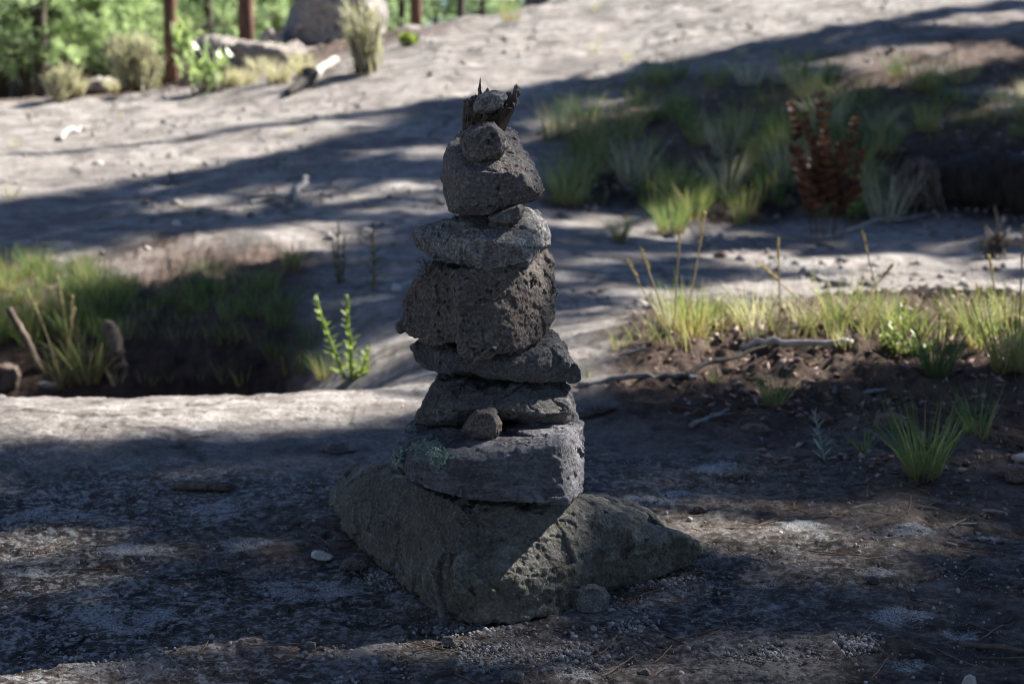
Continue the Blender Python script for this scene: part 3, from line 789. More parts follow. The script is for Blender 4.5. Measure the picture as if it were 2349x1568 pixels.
# small crumbs on the stack
def root_fragment():
    mb = MB()
    for k in range(40):
        p = at(R.uniform(962, 1005), R.uniform(598, 625), R.uniform(1.955, 1.985) + YOFF)
        tube(mb, [p, p + R.normal(size=3) * .003, p + R.normal(size=3) * .005 + [-.002, 0, .0]], [.0006, .0005, .0003], 5)
    o = mb.build('root_tangle', M['bark'], origin=at(985, 612, 1.97 + YOFF))
    tag(o, 'dark tangle of rootlets clinging to the top left of the pitted block', 'roots')

def tube(mb, pts, radii, ns=8, rough=0.0, seed=0, a=None):
    pts = np.array(pts, float); radii = np.array(radii, float); n = len(pts)
    d = np.gradient(pts, axis=0); d /= np.maximum(np.linalg.norm(d, axis=1), 1e-9)[:, None]
    ref = np.array([0, 0, 1.]) if abs(d[0, 2]) < .8 else np.array([1., 0, 0])
    u = np.cross(d, ref); u /= np.linalg.norm(u, axis=1)[:, None]; w = np.cross(d, u)
    th = np.linspace(0, 2 * math.pi, ns, endpoint=False)
    V = pts[:, None, :] + radii[:, None, None] * (np.cos(th)[None, :, None] * u[:, None, :] + np.sin(th)[None, :, None] * w[:, None, :])
    V = V.reshape(-1, 3)
    if rough:
        c = np.repeat(pts, ns, 0); k = fbm(V * (1.2 / max(radii.max(), 1e-4)) + seed, 3, seed=seed)
        V = c + (V - c) * (1 + rough * k)[:, None]
    i = np.arange(n * ns).reshape(n, ns); nx = np.roll(i, -1, 1)
    q = np.stack([i[:-1], nx[:-1], nx[1:], i[1:]], -1).reshape(-1, 4)
    V = np.vstack([V, pts[:1], pts[-1:]])
    t = np.vstack([np.stack([nx[0], i[0], np.full(ns, n * ns)], -1), np.stack([i[-1], nx[-1], np.full(ns, n * ns + 1)], -1)])
    mb.add(V, quads=q, tris=t, a=None if a is None else np.full(len(V), a))

def bent(p0, p1, n=10, sag=.0, jit=.02, seed=0):
    p0, p1 = np.array(p0, float), np.array(p1, float)
    t = np.linspace(0, 1, n)[:, None]; L = np.linalg.norm(p1 - p0)
    pts = p0 + (p1 - p0) * t
    ph = np.stack([t[:, 0] * 3 + seed, t[:, 0] * 0 + seed * 1.7, t[:, 0] * 0], 1)
    pts = pts + np.stack([perlin(ph, 1), perlin(ph + 9.3, 2), perlin(ph + 4.1, 3)], 1) * jit * L * np.sin(np.pi * t * .9 + .15)
    pts[:, 2] += sag * L * 4 * (t * (1 - t))[:, 0]
    return pts
root_fragment()
stone('crumb', 'tiny pale crumb of stone on the slab under the flat stone', 'stone', M['greypeb'],
      [outline([(1217, 998), (1226, 992), (1232, 1002), (1222, 1006)], 1.875, 1.88, 1.89)], .0008, 131, .016, .6, .2)

# ------------------------------------------------------------------ loose stones on the ground
def pebble(name, label, mat, poly, seed, flat=.75, amp=.9, pit=.6, cat='pebble', group=None, sink=.12, res=34, dy=None):
    """stone lying on the ground, its outline given in photo pixels (lowest point touches the ground)"""
    p = np.array(poly, float); x0, x1, y0, y1 = p[:, 0].min(), p[:, 0].max(), p[:, 1].min(), p[:, 1].max()
    g = gpt((x0 + x1) / 2, y1); w = (x1 - x0) * mpp(g); dep = w * flat
    Ym = g[1] + dep * .45
    pts = [at(*a) for a in outline(poly, g[1] + dep * .05, Ym, Ym + dep * .5, .75, .8)]
    size = max(w, .004)
    v, q = rough_stone([pts], size / res, seed, size, amp, pit, 3)
    dz = T(v[:, 0].mean(), g[1] + dep * .4)[0] - v[:, 2].min() - sink * (v[:, 2].max() - v[:, 2].min())
    if dz < 0: v[:, 2] += dz
    c = v.mean(0); c[2] = v[:, 2].min()
    attrs = {'moss': np.ones(len(v)) * .3} if mat == M['base'] else {}
    return tag(link_mesh(name, v, q, np.zeros((0, 3), np.int64), mat, origin=c, attrs=attrs), label, cat, group)

def ell(cx, cy, rx, ry, n=9, seed=0, irr=.18):
    r = np.random.default_rng(seed); a = np.linspace(0, 2 * math.pi, n, endpoint=False) + r.uniform(0, 1)
    k = 1 + r.uniform(-irr, irr, n)
    return list(zip(cx + np.cos(a) * rx * k, cy + np.sin(a) * ry * k))

pebble('round_stone', 'rounded grey stone resting against the front of the base boulder', M['greypeb'],
       [(1312, 1375), (1320, 1352), (1340, 1340), (1365, 1338), (1388, 1345), (1399, 1365), (1398, 1388), (1385, 1408), (1360, 1415), (1330, 1413), (1314, 1398)], 201, .85, .9, .7, 'stone', res=60)
pebble('white_stone', 'small bright white stone on the ground left of the base boulder', M['white'],
       [(713, 1268), (722, 1260), (745, 1264), (768, 1275), (766, 1284), (748, 1288), (728, 1287), (714, 1278)], 202, .7, .9, .6, res=44)
pebble('dark_stone', 'dark lumpy stone tucked against the left foot of the base boulder', M['pebble'],
       [(778, 1300), (790, 1282), (815, 1274), (838, 1280), (852, 1297), (840, 1312), (805, 1314), (784, 1312)], 203, .7, .9, .5, res=44)
pebble('grey_flake', 'flat grey angular flake on the ground below the left front of the boulder', M['slab'],
       [(884, 1455), (898, 1436), (914, 1430), (930, 1448), (926, 1466), (905, 1474), (890, 1470)], 204, .5, .7, .3)
pebble('pebble', 'small pale round pebble just below the front tip of the base boulder', M['greypeb'], ell(1029, 1470, 18, 14, seed=1), 205)
pebble('lichen_flake', 'thin pale greenish lichen-covered flake on the grit near the bottom edge', M['sage_stone'] if 'sage_stone' in M else M['greypeb'],
       [(1006, 1530), (1018, 1512), (1040, 1506), (1056, 1512), (1046, 1530), (1020, 1541), (1008, 1540)], 206, .35, .5, .2)
pebble('pebble', 'lumpy grey pebble at the bottom edge of the photo, right of centre', M['greypeb'], ell(1178, 1552, 27, 17, seed=2), 207)
pebble('pebble', 'round grey pebble at the bottom edge below the right arm of the boulder', M['greypeb'], ell(1478, 1544, 18, 13, seed=3), 208)
pebble('pebble', 'grey-brown knob pebble alone on dark ground right of the boulder', M['flat'], ell(2004, 1330, 17, 12, seed=4, irr=.08), 209, .7, .4, .2)
pebble('pebble', 'small stone half buried in the pale lichen strip right behind the boulder', M['reddirt'], ell(1604, 1167, 16, 11, seed=5), 210)
pebble('pebble', 'lumpy pebble at the left below the bark strip, bottom left corner of the boulder ground', M['greypeb'], ell(712, 1481, 16, 12, seed=6), 211)
pebble('wood_chunk', 'bleached white chunk of wood cut by the bottom edge at the right', M['whitewood'],
       [(2206, 1568), (2212, 1550), (2226, 1544), (2238, 1552), (2242, 1575), (2225, 1585), (2208, 1582)], 212, .9, .8, .2, 'wood')
pebble('pebble', 'small brown pebble beside the lumpy stone at the lower left', M['pebble'], ell(524, 1306, 14, 9, seed=7), 213)
pebble('rock', 'angular grey rock at the upper edge of the dark ground left of the slab', M['slab'], [(735, 1030), (748, 1012), (775, 1010), (800, 1018), (822, 1032), (790, 1044), (750, 1042)], 214, .8, .9, .3, 'rock')
pebble('rock', 'pinkish angular rock on the dark soil right of the silver sprig', M['reddirt'], [(2003, 968), (2010, 950), (2040, 944), (2068, 950), (2078, 965), (2065, 985), (2030, 990), (2008, 985)], 215, .8, .7, .3, 'rock')
pebble('rock', 'pale pinkish rock at the right edge under the white wood scrap', M['reddirt'], ell(2335, 1085, 32, 26, seed=8), 216, .8, .7, .3, 'rock')
pebble('rock', 'brown rock among the soil left of the silver sprig', M['reddirt'], ell(1735, 985, 42, 14, seed=9), 217, .6, .9, .3, 'rock')
pebble('rock', 'dark flat rock beside the right side of the cairn, on the soil', M['darkflat'], [(1300, 955), (1320, 935), (1365, 925), (1420, 920), (1425, 935), (1380, 952), (1330, 962)], 218, .8, .8, .3, 'rock')
pebble('rock', 'low brown rock among soil clods behind the small grass tuft', M['reddirt'], ell(1880, 965, 38, 17, seed=10), 219, .6, .9, .3, 'rock')
pebble('rock', 'small pale pebble on the lit right slab beside the cairn', M['greypeb'], ell(1535, 540, 14, 9, seed=11), 220, .8, .6, .3, 'rock')
pebble('rock', 'brown stone on the slab edge under the red dock plant', M['reddirt'], ell(1650, 585, 16, 9, seed=12), 221, .8, .6, .3, 'rock')
pebble('rock', 'flat pale stone lying on the sunlit slab at the right', M['greypeb'], ell(1920, 650, 30, 11, seed=13), 222, .5, .5, .3, 'rock')
pebble('rock', 'white pebble on the dappled slab left of the cairn', M['white'], ell(405, 512, 11, 8, seed=14), 223, .8, .5, .2, 'rock')
pebble('rock', 'white pebble at the slab corner just left of the pitted block', M['white'], ell(908, 660, 11, 11, seed=15), 224, .8, .5, .2, 'rock')
pebble('rock', 'white pebble among dark grass in the upper right', M['white'], ell(2139, 191, 9, 8, seed=16), 225, .8, .5, .2, 'rock')
rr = np.random.default_rng(3)
spots = [(1130, 1395), (1560, 1395), (1640, 1440), (95, 1330), (380, 1330), (640, 1420), (740, 1545), (905, 1540), (1290, 1515), (1245, 1525), (1660, 1395), (1780, 1365), (1900, 1490), (2165, 1375), (2120, 1330),
         (1015, 1490), (860, 1480), (560, 1400), (250, 1470), (60, 1440), (1830, 1430), (2280, 1300), (1745, 1270), (1700, 1320), (1610, 1330), (1180, 1470), (1385, 1450), (1520, 1480), (700, 1320), (640, 1290), (2050, 1270), (1460, 1365)]
for i, (a, b) in enumerate(spots):
    w = rr.uniform(5, 10)
    pebble('pebble', 'small loose pebble lying on the dark ground around the base boulder', M['greypeb'] if i % 3 else M['pebble'], ell(a, b, w, w * .7, 7, i + 50), 300 + i, .9, .8, .3, group='small pebbles around the cairn', res=18)

def grit_stuff():
    t = (1 + 5 ** .5) / 2
    ico = np.array([(-1, t, 0), (1, t, 0), (-1, -t, 0), (1, -t, 0), (0, -1, t), (0, 1, t), (0, -1, -t), (0, 1, -t), (t, 0, -1), (t, 0, 1), (-t, 0, -1), (-t, 0, 1)]) / 1.9
    fc = np.array([(0, 11, 5), (0, 5, 1), (0, 1, 7), (0, 7, 10), (0, 10, 11), (1, 5, 9), (5, 11, 4), (11, 10, 2), (10, 7, 6), (7, 1, 8), (3, 9, 4), (3, 4, 2), (3, 2, 6), (3, 6, 8), (3, 8, 9), (4, 9, 5), (2, 4, 11), (6, 2, 10), (8, 6, 7), (9, 8, 1)])
    xs, ys = [], []
    for cx, cy, rx, ry in GRIT:
        for k in range(620):
            a, r = R.uniform(0, 2 * math.pi), abs(R.normal()) * .6
            g = np.array([0, 0, H]) + ray(cx + math.cos(a) * r * rx, min(cy + math.sin(a) * r * ry, 1600)) * 1.0
            rr_ = ray(cx + math.cos(a) * r * rx, cy + math.sin(a) * r * ry); s = -H / rr_[2]
            xs.append(rr_[0] * s); ys.append(rr_[1] * s)
    n2 = 6500
    xs += list(R.uniform(-.75, .9, n2)); ys += list(R.uniform(1.5, 2.7, n2))
    xs, ys = np.array(xs), np.array(ys); zs = T(xs, ys)
    mb = MB()
    for x, y, z in zip(xs, ys, zs):
        r = .0007 + R.exponential(.0008); r = min(r, .0045)
        k = ico * r * R.uniform(.6, 1.2, 3) * (1 + R.uniform(-.2, .2, (12, 1)))
        mb.add(k + [x, y, z + r * .45], tris=fc)
    o = mb.build('gravel', M['grit'], smooth=False); o['kind'] = 'stuff'
    tag(o, 'fine pale grit and gravel scattered on the ground around the cairn', 'gravel')
grit_stuff()
def slope_gravel():
    b = np.array([(1, 0, 0), (0, 1, 0), (-1, 0, 0), (0, -1, 0), (0, 0, .7), (0, 0, -.5)], float)
    f = np.array([(0, 1, 4), (1, 2, 4), (2, 3, 4), (3, 0, 4), (1, 0, 5), (2, 1, 5), (3, 2, 5), (0, 3, 5)])
    n = 9000; y = 4.3 + 9.5 * R.random(n) ** 1.2; x = R.uniform(-1, 1, n) * (.36 * y + .3); z = T(x, y); mb = MB()
    cl = fbm(np.stack([x * 1.2, y * 1.2, 0 * x], 1), 2, seed=88) > -.02
    cl &= ~((y < 5.6) & (x < -.3))
    for i in np.nonzero(cl)[0]:
        r = min(.004 + R.exponential(.006), .035); a = R.uniform(0, 6.3); ca, sa = math.cos(a), math.sin(a)
        k = b * r * R.uniform(.6, 1.2, 3); k = np.stack([k[:, 0] * ca - k[:, 1] * sa, k[:, 0] * sa + k[:, 1] * ca, k[:, 2]], 1) * (1 + R.uniform(-.25, .25, (6, 1)))
        mb.add(k + [x[i], y[i], z[i] + r * .2], tris=f)
    o = mb.build('gravel', M['slopegrit'], smooth=False); o['kind'] = 'stuff'
    tag(o, 'loose stones and gravel strewn over the pale slope behind the cairn', 'gravel')
slope_gravel()

# ------------------------------------------------------------------ wood on the ground
def stick(name, label, mat, a, b, wpx, seed, cat='stick', sag=.02, jit=.05, lift=.3, taper=.55, group=None, rough=.5, n=14, za=0, zb=0, branch=None):
    p0, p1 = gpt(*a), gpt(*b)
    r0 = wpx * .5 * mpp(p0); r1 = r0 * taper
    p0 = p0 + [0, 0, r0 * lift + za]; p1 = p1 + [0, 0, r1 * lift + zb]
    pts = bent(p0, p1, n, sag, jit, seed)
    gz = T(pts[:, 0], pts[:, 1])
    t = np.linspace(0, 1, n); rad = r0 + (r1 - r0) * t
    pts[:, 2] = np.maximum(pts[:, 2], gz + rad * lift)
    mb = MB(); tube(mb, pts, rad, 12, rough, seed)
    if branch:
        for (tt, dx, dz, L) in branch:
            k = int(tt * (n - 1)); tube(mb, bent(pts[k], pts[k] + np.array([dx, .02, dz]) * L, 6, 0, .06, seed + 3), np.linspace(rad[k] * .6, rad[k] * .2, 6), 7, .4, seed)
    o = mb.build(name, mat, origin=pts[0])
    return tag(o, label, cat, group)

def bark_strip(label, poly_a, poly_b, wpx, hpx, seed, mat):
    """curled strip of bark lying on its side"""
    p0, p1 = gpt(*poly_a), gpt(*poly_b); ax = p1 - p0; L = np.linalg.norm(ax); ax /= L
    r = hpx * .5 * mpp(p0); na, nf = 40, 22
    side = np.cross(ax, [0, 0, 1]); side /= np.linalg.norm(side); up = np.cross(side, ax)
    ph = np.linspace(math.radians(-60), math.radians(215), nf)
    def surf(rr_):
        P = np.zeros((na, nf, 3))
        for i in range(na):
            t = i / (na - 1); k = rr_ * (1 - .25 * t + .1 * math.sin(t * 9))
            e = (R.uniform(-.05, .05, nf) if i in (0, na - 1) else 0) + .03 * np.sin(ph * 5)
            P[i] = p0 + ax * (L * t) + (ax[None, :] * (e * L if not np.isscalar(e) else 0)[:, None] if not np.isscalar(e) else 0) + np.cos(ph)[:, None] * side * k * 1.25 - np.sin(ph)[:, None] * up * k * .8 + [0, 0, r * .9]
        return P
    A, B = surf(r), surf(r * .8)
    mb = MB(); i = np.arange(na * nf).reshape(na, nf)
    q = np.stack([i[:-1, :-1], i[:-1, 1:], i[1:, 1:], i[1:, :-1]], -1).reshape(-1, 4)
    mb.add(A.reshape(-1, 3), quads=q); mb.add(B.reshape(-1, 3), quads=q[:, ::-1])
    N = na * nf
    for e in (i[0], i[-1], i[:, 0], i[:, -1]): mb.q.append(np.stack([e[:-1], e[1:], e[1:] + N, e[:-1] + N], -1))
    return tag(mb.build('bark_strip', mat, origin=p0), label, 'bark')
bark_strip('curled grey-brown strip of bark lying on the rock at the left', (408, 1128), (530, 1130), 125, 30, 1, M['bark'])
stick('stick', 'short grey stick on dark ground right of the base boulder', M['greywood'], (1645, 1133), (1682, 1151), 9, 401, jit=.02)
stick('stick', 'thin grey stick touching the right side of the lichen slab', M['greywood'], (1336, 1073), (1388, 1079), 6, 402, jit=.02)
stick('stick', 'thick brown stick entering from the right edge near the bottom', M['brownwood'], (2200, 1478), (2400, 1508), 16, 403, jit=.03)
stick('stick', 'short pale stub of stick near the right edge, left of the brown stick', M['greywood'], (2170, 1250), (2195, 1256), 10, 404, jit=.0, taper=.9)
stick('stick', 'long pale flat stick on needle litter near the right edge', M['greywood'], (2200, 1206), (2330, 1204), 8, 405, jit=.02)
stick('stick', 'stubby grey stick at the right edge above the long pale one', M['greywood'], (2253, 1178), (2310, 1182), 12, 406, jit=.02)
stick('stick', 'grey twig beside the needle litter under the big right tuft', M['greywood'], (2108, 1165), (2155, 1174), 7, 407, jit=.02)
stick('branch', 'long weathered grey branch lying behind the cairn to the right', M['greywood'], (1325, 886), (1600, 872), 15, 408, 'branch', jit=.05, taper=.8, n=18)
stick('branch', 'dark bent branch rising over the litter behind the grey one', M['darkwood'], (1560, 872), (1755, 818), 14, 409, 'branch', jit=.05, n=14, zb=.02)
stick('branch', 'splintered pale branch on dark soil, right of the cairn', M['greywood'], (1585, 982), (1672, 942), 12, 410, 'branch', jit=.05, taper=.5, branch=[(.5, .12, .02, .4)])
stick('wood_plank', 'bleached white piece of wood in the sunlit grass at the right', M['whitewood'], (1700, 808), (1955, 802), 17, 411, 'wood', jit=.02, taper=.8, lift=1.2)
stick('stick', 'pale stick crossing the sunlit litter left of the white wood', M['whitewood'], (1480, 800), (1420, 820), 9, 412, jit=.05)
stick('stick', 'grey sliver of wood on the soil right of the silver sprig', M['greywood'], (1980, 905), (2035, 895), 10, 413, jit=.02)
stick('wood_scrap', 'white splintered scrap of wood at the right edge', M['whitewood'], (2325, 1060), (2390, 1052), 24, 414, 'wood', jit=.02)
log = stick('log', 'bleached white log with a dark end and shadow part in full sun on the slope, upper left', M['whitewood'], (706, 198), (770, 148), 24, 415, 'log', jit=.03, taper=.8, lift=.9)
mb = MB(); _a, _b = gpt(662, 224), gpt(712, 194); tube(mb, bent(_a + [0, 0, .02], _b + [0, 0, .07], 8, 0, .05, 4), np.linspace(.02, .05, 8), 10, .6, 8)
mb.build('dark_end_shadow', M['darkwood'], log)  # dark tube for the log's lower end and the shadow there
stick('stick', 'bleached stick on the sunny slope at the far left', M['whitewood'], (138, 322), (192, 293), 13, 416, jit=.05, taper=.6)
stick('stick', 'thin pale branch running uphill beside the bleached stick', M['greywood'], (190, 300), (285, 282), 8, 417, jit=.08)
stick('stick', 'upright white broken stick on the shaded slope left of the cairn', M['whitewood'], (680, 470), (704, 428), 16, 418, jit=.05, taper=.75, lift=.7, zb=.03)
stick('stick', 'brown stick lying beside the white broken stick on the slope', M['greywood'], (572, 472), (648, 455), 13, 419, jit=.05)
stick('stick', 'pale leaning stick at the left edge behind the near rock', M['brownwood'], (95, 860), (28, 860), 20, 420, jit=.03, zb=.20, za=.0, taper=.8)
stick('root', 'twisted pale root in the dark gully at the left', M['brownwood'], (275, 862), (258, 845), 44, 421, 'root', jit=.35, zb=.13, taper=.55, rough=1.0)
pebble('wood_stump', 'broken brown stump of rotten wood at the left edge on the near rock', M['brownwood'], [(-20, 900), (-15, 840), (10, 832), (42, 838), (50, 860), (40, 898), (10, 905)], 230, .8, 1.3, .8, 'stump', res=40)
pebble('wood_chip', 'pale splintered wood chips lying by the stump on the near rock', M['whitewood'], ell(100, 884, 48, 10, 9, 23), 231, .5, .9, .2, 'wood')
stick('branch', 'bare thin dead branch hanging over the slab at the right', M['greywood'], (1870, 560), (2130, 505), 7, 423, 'branch', jit=.06, zb=.02)
mb = MB(); _c = gpt(2284, 592) + [0, 0, .05]
for k in range(70):
    _d = R.normal(size=3); _d /= np.linalg.norm(_d); _e = R.normal(size=3) * .03
    tube(mb, [_c + _d * .015, _c + _d * .04 + _e * .4, _c + _d * R.uniform(.04, .065) + _e], [.006, .005, .002], 5)
tag(mb.build('root_ball', M['bark'], origin=_c), 'dark ball of tangled roots on the slab near the right edge', 'roots')

# ------------------------------------------------------------------ grasses
def blades(mb, base, h, az, lean, bend, w, segs=4):
    n = len(base); t = np.linspace(0, 1, segs + 1)
    hd = np.stack([np.cos(az), np.sin(az), np.zeros(n)], 1)
    fa = az + R.uniform(0, math.pi, n)
    sd = np.stack([np.cos(fa), np.sin(fa), np.zeros(n)], 1)
    V = np.zeros((n, segs + 1, 2, 3))
    for k, a in enumerate(t):
        c = base + hd * (h * (lean * a + bend * a * a))[:, None]
        c = c + np.array([0, 0, 1.]) * (h * (a - .45 * np.abs(bend) * a * a))[:, None]
        ww = (w * (1 - a) ** .6 + .0001) * .5
        V[:, k, 0] = c - sd * ww[:, None]; V[:, k, 1] = c + sd * ww[:, None]
    i = np.arange(n * (segs + 1) * 2).reshape(n, segs + 1, 2)
    q = np.stack([i[:, :-1, 0], i[:, :-1, 1], i[:, 1:, 1], i[:, 1:, 0]], -1).reshape(-1, 4)
    mb.add(V.reshape(-1, 3), quads=q, a=np.tile(np.repeat(t, 2), n))

def tuft_mesh(mb, p, h, spread, n, wid, lean=.0, az=0.0, drop=.55):
    """tussock of blades of unequal length fanning out from the root"""
    a = R.uniform(0, 2 * math.pi, n); r = spread * np.sqrt(R.random(n))
    base = np.stack([p[0] + np.cos(a) * r, p[1] + np.sin(a) * r, np.full(n, p[2] - .006)], 1)
    hh = h * R.uniform(.4, 1.0, n) ** drop
    ln = .15 + .35 * R.random(n)
    a2 = a + R.normal(size=n) * .5
    if lean: a2 = np.where(R.random(n) < .6, az, a2); ln = ln + lean * R.random(n)
    blades(mb, base, hh, a2, ln, R.uniform(-.1, .45, n), wid * R.uniform(.6, 1.2, n))

def tuft(label, px, py, hpx, wpx, n=60, mat='grass', stalks=0, group=None, lean=0, az=0, p=None, wid=None, name='grass_tuft', cat='grass tuft'):
    p = gpt(px, py) if p is None else p
    m = mpp(p); h = hpx * m
    mb = MB(); tuft_mesh(mb, p, h * .97, wpx * m * .22, n, wid or max(.0022, h * .014), lean, az)
    if stalks:
        root = thing(name, label, cat, tuple(p), group)
        mb.build('blades', M[mat], root)
        s = MB()
        for k in range(stalks): seed_stalk(s, p + R.normal(size=3) * [wpx * m * .12, wpx * m * .1, 0], h * R.uniform(1.3, 2.0), R.uniform(-.3, .3), R.uniform(0, 6.3))
        s.build('seed_stalk', M['straw'], root)
        return root
    return tag(mb.build(name, M[mat], origin=p), label, cat, group)

def seed_stalk(mb, p, h, lean, az, curl=.25, r=.0011, head=True):
    d = np.array([math.cos(az), math.sin(az), 0])
    t = np.linspace(0, 1, 12)[:, None]
    pts = p + d * h * (lean * t + curl * lean * t ** 3) + np.array([0, 0, 1.]) * h * (t - .1 * abs(lean) * t * t)
    tube(mb, pts, np.linspace(r, r * .6, 12), 5)
    if head:
        n = 26
        k = R.integers(8, 11, n); base = pts[k] + (pts[np.minimum(k + 1, 11)] - pts[k]) * R.random((n, 1))
        blades(mb, base, np.full(n, .012), R.uniform(0, 6.3, n), np.full(n, .5), np.full(n, .1), np.full(n, .003), 2)

def stalk(label, base, tip, mat='straw', curl=0, r=1.1, name='seed_stalk'):
    """one dry stem from the ground pixel `base` to the pixel `tip`"""
    p = gpt(*base); q = at(tip[0], tip[1], p[1] + .02)
    t = np.linspace(0, 1, 16)[:, None]; pts = p + (q - p) * t
    if curl: pts[:, 2] += curl * np.linalg.norm(q - p) * np.sin(np.pi * t[:, 0])
    mb = MB(); m = mpp(p); tube(mb, pts, np.linspace(r, r * .7, 16) * m * 2.0, 5)
    n = 40; k = R.integers(11, 15, n); base_ = pts[k] + (pts[k + 1] - pts[k]) * R.random((n, 1))
    blades(mb, base_, np.full(n, 11 * m), R.uniform(0, 6.3, n), np.full(n, .3), np.full(n, .1), np.full(n, 4 * m), 2)
    return tag(mb.build(name, M[mat], origin=p), label, 'grass stalk', 'dry seed stalks on the grassy mound')

# left, along the edge of the near rock
tuft('green tuft with tall dry stalks on the rock edge, nearest the left edge', 145, 888, 130, 110, 60, 'yellowgrass', 4, lean=.1)
tuft('bright lit green tuft on the rock edge right of the stalky tuft', 205, 888, 150, 110, 70, 'yellowgrass')
tuft('small grey-green sprout on the rock edge at the left', 325, 882, 40, 26, 14, 'yellowgrass')
tuft('small yellow-green clump on the rock edge beside the sprout', 352, 884, 34, 40, 22, 'yellowgrass')
tuft('single thin upright tuft on the rock edge above the bark strip', 391, 880, 48, 22, 10, 'grass')
tuft('tiny yellow sprout on the rock edge', 460, 880, 28, 18, 8, 'yellowgrass')
tuft('green two-bladed tuft on the rock edge left of the weeds', 512, 880, 66, 40, 14, 'grass', lean=.2, az=3.1)
tuft('spreading bright tuft on the rock edge, leaning right', 552, 888, 58, 60, 28, 'yellowgrass')
tuft('soft grey-green grass behind the two-stemmed weed', 745, 866, 90, 80, 70, 'yellowgrass')
tuft('dry pale arching tuft on the rock edge at the left', 268, 884, 60, 60, 20, 'palegrass')

def weed(label, base, stems, leaf_px, seed, leafmat='weed', stemmat='stem', n_leaf=26, wpx=8, name='weed', p=None, yj=.01, cat='plant', t0=0.0, whorl=0, droop=.3, leafw=.4):
    """upright plant: stems given by their tip pixels, leaves set along them"""
    p = gpt(*base) if p is None else p
    m = mpp(p); root = thing(name, label, cat, tuple(p)); st = MB(); lf = MB(); r = np.random.default_rng(seed)
    for (tx, ty, bx) in stems:
        b = p + [(bx - base[0]) * m, r.uniform(-yj, yj), 0]; q = at(tx, ty, p[1] + r.uniform(-yj, yj) * 2)
        pts = bent(b, q, 14, 0, .10 if whorl else .04, seed + tx)
        tube(st, pts, np.linspace(wpx * .42, wpx * .3, 14) * m, 7)
        for k in range(n_leaf):
            t = t0 + (1 - t0) * (k + r.random()) / n_leaf
            if whorl: t = float(np.clip((round(t * whorl) + r.normal() * .16) / whorl, 0, .99))
            c = pts[min(int(t * 13), 12)] + (pts[min(int(t * 13) + 1, 13)] - pts[min(int(t * 13), 12)]) * ((t * 13) % 1)
            L = leaf_px * m * (1.15 - .75 * t) * r.uniform(.7, 1.2); az = k * 2.4 + r.normal() * .3
            d = np.array([math.cos(az), math.sin(az), .55 + .7 * t]); d /= np.linalg.norm(d)
            sd = np.cross(d, [0, 0, 1]); sd /= np.linalg.norm(sd); nn = np.cross(sd, d); w = L * leafw * .5
            v = [c, c + d * L * .35 + sd * w, c + d * L * .4 - nn * w * .35, c + d * L * .35 - sd * w, c + d * L * .75 + sd * w * .7 - [0, 0, droop * L * .3], c + d * L * .78 - nn * w * .3 - [0, 0, droop * L * .3], c + d * L * .75 - sd * w * .7 - [0, 0, droop * L * .3], c + d * L - [0, 0, droop * L * .6]]
            lf.add(v, quads=[(0, 1, 2, 2)][:0], tris=[(0, 1, 2), (0, 2, 3), (1, 4, 5), (1, 5, 2), (2, 5, 6), (2, 6, 3), (4, 7, 5), (5, 7, 6)], a=np.full(8, t))
    st.build('stem', M[stemmat], root); lf.build('leaves', M[leafmat], root)
    return root
weed('two-stemmed yellow-green weed glowing in the sun on the rock edge left of the cairn', (800, 872), [(724, 676, 792), (795, 676, 808), (845, 798, 828)], 40, 1, 'weed', 'weed', n_leaf=30, wpx=11, leafw=.36)
weed('low pale budding plant on the rock edge left of the two-stemmed weed', (665, 866), [(646, 816, 655), (690, 808, 688), (678, 822, 676)], 16, 2, n_leaf=16, wpx=9)
weed('silvery-blue sprig growing from the soil right of the cairn', (1888, 1058), [(1868, 944, 1890)], 40, 3, 'sage', 'sage', 30, 6, leafw=.16, droop=.1)
weed('leafy bright green plant in the sunlit grass at the right', (2075, 820), [(2072, 690, 2075), (2045, 730, 2060), (2110, 745, 2090), (2140, 790, 2100), (2020, 770, 2050)], 36, 4, 'weed', 'weed', 22, 5, leafw=.3)
weed('dark upright leafy weed on the slab just left of the cairn', (856, 668), [(856, 510, 856)], 40, 5, 'darkgrass', 'stem', 30, 7, leafw=.25)
weed('tall thin shaded weed on the slab left of the leafy one', (780, 650), [(776, 510, 780), (790, 540, 786), (765, 560, 776)], 26, 6, 'darkgrass', 'darkgrass', 20, 5, leafw=.3)

# right, dry stalks standing over the mound
for i, (b, t, c, lab) in enumerate([((1525, 760), (1440, 600), 0, 'leftmost dry seed stalk leaning left over the mound'), ((1540, 770), (1470, 570), 0, 'dry stalk leaning left beside the leftmost stalk'),
        ((1570, 770), (1618, 490), 0, 'dry stalk leaning right out of the first lit tuft'), ((1545, 770), (1560, 530), 0, 'upright dry stalk in the first lit tuft'),
        ((1790, 750), (1785, 550), 0, 'straight upright dry stalk left of the leafy plant'), ((1900, 745), (1745, 610), 0, 'long dry stalk leaning far left across the mound'),
        ((2030, 745), (1978, 535), 0, 'tall pale stalk leaning left beside the leafy plant'), ((1930, 745), (2050, 608), 0, 'dry stalk leaning right to a brown seed head'),
        ((1905, 760), (2035, 740), .35, 'arched dry grass stem curving over the mound'), ((2090, 740), (2160, 715), .5, 'arched dry stem right of the leafy plant'),
        ((2260, 760), (2240, 655), 0, 'short stalk with a bright seed head at the right'), ((2300, 760), (2268, 590), 0, 'stalk with a bright seed head, second from the right edge'), ((2335, 840), (2347, 520), 0, 'tall golden stalk at the right edge'),
        ((2320, 760), (2296, 690), 0, 'short pale stalk near the right edge')]):
    stalk(lab, b, t, curl=c)
